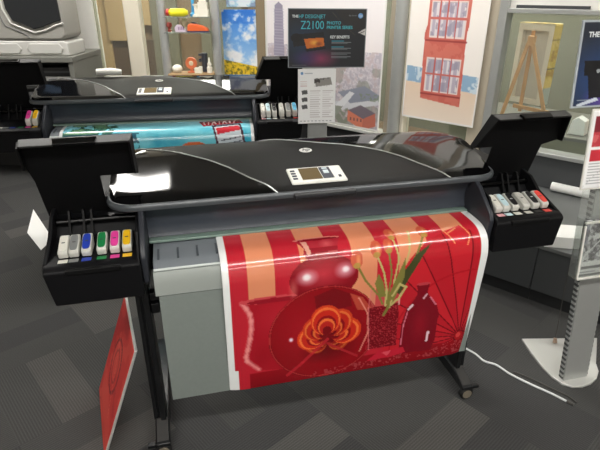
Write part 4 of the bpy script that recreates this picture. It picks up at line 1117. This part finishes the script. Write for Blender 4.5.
# ============================================= DISPLAY SHELVES IN THE LEFT WINDOW
t = thing('display_shelves', 'glass display shelves between two silver posts in the window', 'shelving', LW(0, -.10, 0), ROTL)
for s in (-1.268, -.785):
    p = MB().tube([(s, 0, .845), (s, 0, 2.5)], .040, 18).build('post', M['alu'], t, smooth=True)
    MB().lathe([(.052, .82), (.052, .85), (.042, .87)], (s, 0, 0), 18).build('post_foot', M['alu_light'], p, smooth=True)
for z, nm in ((1.398, 'glass_shelf'), (1.268, 'glass_shelf')):
    MB().box(-1.235, -.815, -.13, .09, z-.008, z).build(nm, M['shelf_glass'], t, bevel=.002)
MB().box(-1.235, -.815, -.14, .09, .872, .905).build('bottom_shelf', M['wood'], t, bevel=.004)
MB().box(-1.235, -.815, -.14, .09, .850, .872).build('shelf_riser', plain('riser_brown', 118, 92, 64), t)
DEP = {'bust_model': -.05, 'model_block': -.05, 'model_car_body': -.155, 'model_shoe': -.15, 'model_figure': -.05, 'model_pump': -.05, 'model_statuette': -.13, 'wheel_model': -.11, 'model_cubes': -.15}
def item(name, mb, mat, s, z, label, cat, rot=0, d=-.10, smooth=True, bevel=0):
    d = DEP.get(name, d)
    o = mb.build(name, mat, None, smooth=smooth, bevel=bevel); place(o, LW(s, d-.02, z), ROTL+rot)
    tag(o, label, cat, 'small 3D printed models on the glass shelves'); return o
def blob(rx, ry, rz, seg=14):
    return MB().lathe([(max(.002, math.sin(PI*k/10))*1.0, (1-math.cos(PI*k/10))/2*2) for k in range(11)], seg=seg).xf(Matrix.Diagonal((rx, ry, rz/2, 1)).to_4x4() if False else Matrix.Diagonal((rx, ry, rz/2*1.0, 1)))
Y1, Y2, Y3 = 1.3985, 1.2685, .9055
it = 'model'
o = item('model_bottle', MB().lathe([(.020, -.085), (.034, -.07), (.034, .055), (.022, .075), (.018, .085)], (0, 0, .034), 16, 'x'), plain('toy_yellow', 236, 226, 40, .35), -1.11, Y1, 'bright yellow cylinder model lying on the top glass shelf', 'model')
MB().lathe([(.024, -.112), (.030, -.108), (.030, -.086), (.020, -.084)], (0, 0, .034), 14, 'x').build('cap', plain('toy_red', 196, 60, 56, .4), o, smooth=True)
mb = MB(); mb.lathe([(.03, 0), (.032, .02), (.016, .035), (.012, .10), (.018, .16), (.010, .20)], seg=14)
item('model_figure', mb, plain('toy_blue', 60, 150, 206, .35), -.985, Y1, 'slim blue model standing beside the yellow one', 'model')
mb = MB(); mb.lathe([(.034, 0), (.034, .012), (.018, .02), (.018, .085), (.030, .095), (.030, .105)], seg=14)
item('model_column', mb, plain('toy_white', 232, 228, 214, .5), -.948, Y1, 'small white column model on the top glass shelf', 'model')
mb = MB(); mb.box(-.05, .05, -.035, .035, 0, .06); mb.box(-.042, .042, -.03, .03, .06, .12); mb.box(-.03, .03, -.025, .025, .12, .17); mb.lathe([(.028, .17), (.012, .22), (.003, .25)], seg=8)
item('model_tower', mb, plain('toy_white', 232, 228, 214, .5), -.885, Y1, 'white stepped tower model at the right end of the top shelf', 'model', smooth=False, bevel=.004)
mb = MB(); mb.lathe([(.018, 0), (.02, .015), (.008, .02), (.026, .05), (.02, .075), (.003, .085)], seg=14)
item('model_bust', mb, plain('toy_sand', 206, 190, 160, .5), -1.205, Y2, 'small dark red and pale model by the left post', 'model').data.materials[0] = plain('toy_maroon', 150, 56, 48, .5)
mb = MB(); mb.prism([(-.05, 0), (.05, 0), (.055, .02), (.02, .035), (.005, .06), (-.03, .065), (-.055, .04)], -.02, .02, 'y')
o = item('model_shoe', mb, plain('toy_lilac', 206, 190, 206, .5), -1.09, Y2, 'pale striped shoe model on the lower glass shelf', 'model', smooth=False, bevel=.006)
mb = MB()
for k in range(4): mb.box(-.02+.014*k, -.014+.014*k, -.0215, .0215, .02, .045)
mb.build('stripes', plain('toy_purple', 120, 70, 120), o)
mb = MB(); mb.lathe([(.022, 0), (.024, .02), (.012, .04), (.024, .06), (.03, .085), (.018, .11), (.003, .115)], seg=14)
item('bust_model', mb, plain('toy_sand', 206, 190, 160, .5), -1.07, Y2, 'small beige bust model on the lower glass shelf', 'model')
mb = MB(); mb.prism([(-.04, 0), (.04, 0), (.03, .07), (-.02, .085)], -.03, .03, 'y')
item('model_block', mb, plain('toy_charcoal', 58, 62, 70, .5), -.985, Y2, 'charcoal block model left of the orange one', 'model', smooth=False, bevel=.006)
mb = MB(); mb.prism([(-.09, 0), (.10, 0), (.098, .03), (.05, .055), (-.01, .07), (-.07, .075), (-.09, .05)], -.035, .035, 'y')
o = item('model_car_body', mb, plain('toy_orange', 224, 104, 54, .35), -.935, Y2, 'long orange model on the lower glass shelf', 'model', smooth=False, bevel=.012)
MB().box(-.092, .102, -.037, .037, .0, .012).build('underside', plain('toy_navy', 44, 48, 84), o)
mb = MB(); mb.lathe([(.02, 0), (.04, .006), (.052, .03), (.046, .05), (.025, .066), (.004, .072)], seg=16)
item('model_shell', mb, plain('toy_white', 232, 228, 214, .5), -1.17, Y3, 'round white shell-like model at the left of the bottom shelf', 'model')
mb = MB(); mb.lathe([(.03, -.012), (.052, -.016), (.056, 0), (.052, .016), (.03, .012)], (0, 0, .085), 24, 'y'); mb.box(-.012, .012, -.012, .012, .0, .04); mb.box(-.035, .035, -.025, .025, 0, .012)
o = item('wheel_model', mb, plain('toy_copper', 206, 112, 72, .4), -1.03, Y3, 'orange wheel model on a little stand on the bottom shelf', 'model')
MB().lathe([(.002, -.020), (.018, -.018), (.022, -.012)], (0, 0, .085), 16, 'y').build('hub', plain('toy_sand', 206, 190, 160, .5), o, smooth=True)
mb = MB(); mb.box(-.04, .0, -.02, .02, 0, .05); mb.box(.0, .032, -.02, .02, 0, .06)
item('model_cubes', mb, plain('toy_white', 232, 228, 214, .5), -.955, Y3, 'little white cube pair model beside the dark cylinder', 'model', smooth=False, bevel=.004, d=-.12)
mb = MB(); mb.lathe([(.028, 0), (.028, .15), (.03, .155), (.03, .17), (.02, .172)], seg=20); mb.box(-.055, -.01, -.012, .012, .145, .165); mb.box(-.055, -.03, -.012, .012, .09, .12)
item('model_pump', mb, plain('toy_charcoal', 58, 62, 70, .5), -.912, Y3, 'dark cylinder model with arms on the bottom shelf', 'model', d=-.10)
mb = MB(); mb.lathe([(.024, 0), (.026, .05), (.016, .06), (.020, .08), (.01, .10), (.006, .135), (.002, .14)], seg=14)
item('model_statuette', mb, plain('toy_white', 232, 228, 214, .5), -.857, Y3, 'white statuette model at the right end of the bottom shelf', 'model')

# white roll-end lying on the far printer's back
o = MB().tube([(0, 0, 0), (.10, 0, 0), (.16, .01, -.004)], [.020, .024, .016], 14).build('paper_roll', M['white_plastic'], None, smooth=True)
o.location = F2 @ Vector((-.40, .47, 1.075)); o.rotation_euler = (0, 0, math.radians(-8))
tag(o, 'short white roll lying on the rear edge of the far printer', 'paper roll')

# ===================================================================== LIGHTS
def lamp(x, y, ln, wd, rot=0.0, mat='lamp', label='', z=H):
    t = thing('ceiling_light', label, 'ceiling light', (x, y, z), rot, 'linear ceiling lights')
    MB().box(-ln/2-.02, ln/2+.02, -wd/2-.03, wd/2+.03, -.04, -.001).build('housing', M['white_paint'], t)
    MB().box(-ln/2, ln/2, -wd/2, wd/2, -.052, -.041).build('diffuser', M[mat], t)
lamp(.1, -1.75, 4.2, .16, 0, 'lamp', 'long ceiling light behind the camera')
lamp(-1.55, 2.48, 1.9, .28, 0, 'lamp', 'ceiling light above the far printer')
lamp(-.3, -3.6, 3.4, .16, 0, 'lamp', 'added fill light on the ceiling at the back of the room')  # extra lamp, added as fill for the room
p = RW(-.75, -.75); lamp(p.x, p.y, 2.0, .14, ROTR, 'lamp', 'added ceiling light brightening the posters along the right-hand windows')  # added to brighten the posters on this glass
p = LW(-1.4, 1.6); lamp(p.x, p.y, 2.6, .25, ROTL, 'fill_hall', 'added fill light in the hall beyond the left window')  # unseen, added so the hall has light of its own
p = RW(.2, 1.3); lamp(p.x, p.y, 2.6, .25, ROTR, 'fill_hall_dim', 'added fill light in the hall beyond the right window')  # unseen weaker lamp, added to light this side of the hall
p = RW(-1.6, 1.1); lamp(p.x, p.y, 1.6, .25, ROTR, 'fill_hall', 'added fill light in the hall behind the posters')  # another unseen lamp added to light the hall

w = bpy.data.worlds.new('room_world'); SC.world = w; w.use_nodes = True
w.node_tree.nodes['Background'].inputs[0].default_value = (.9, .93, 1, 1); w.node_tree.nodes['Background'].inputs[1].default_value = .3

# ===================================================================== CAMERA
f_px, pitch, roll = 507.16, math.radians(24.915), math.radians(.106)
fw = Vector((-math.sin(YAW)*math.cos(pitch), math.cos(YAW)*math.cos(pitch), -math.sin(pitch)))
rt = RT; up = rt.cross(fw)
r2 = rt*math.cos(roll)+up*math.sin(roll); u2 = -rt*math.sin(roll)+up*math.cos(roll)
cd = bpy.data.cameras.new('camera'); cam = bpy.data.objects.new('camera', cd); COL.objects.link(cam)
cam.matrix_world = Matrix(((r2.x, u2.x, -fw.x, CAM.x), (r2.y, u2.y, -fw.y, CAM.y), (r2.z, u2.z, -fw.z, CAM.z), (0, 0, 0, 1)))
cd.sensor_fit = 'HORIZONTAL'; cd.sensor_width = 36; cd.lens = 36*f_px/600; cd.clip_start = .05
SC.camera = cam
vs = SC.view_settings
SC.display_settings.display_device = 'sRGB'
vs.view_transform = 'Standard'; vs.look = 'None'; vs.gamma = 1; vs.use_curve_mapping = False
vs.exposure = 0.8
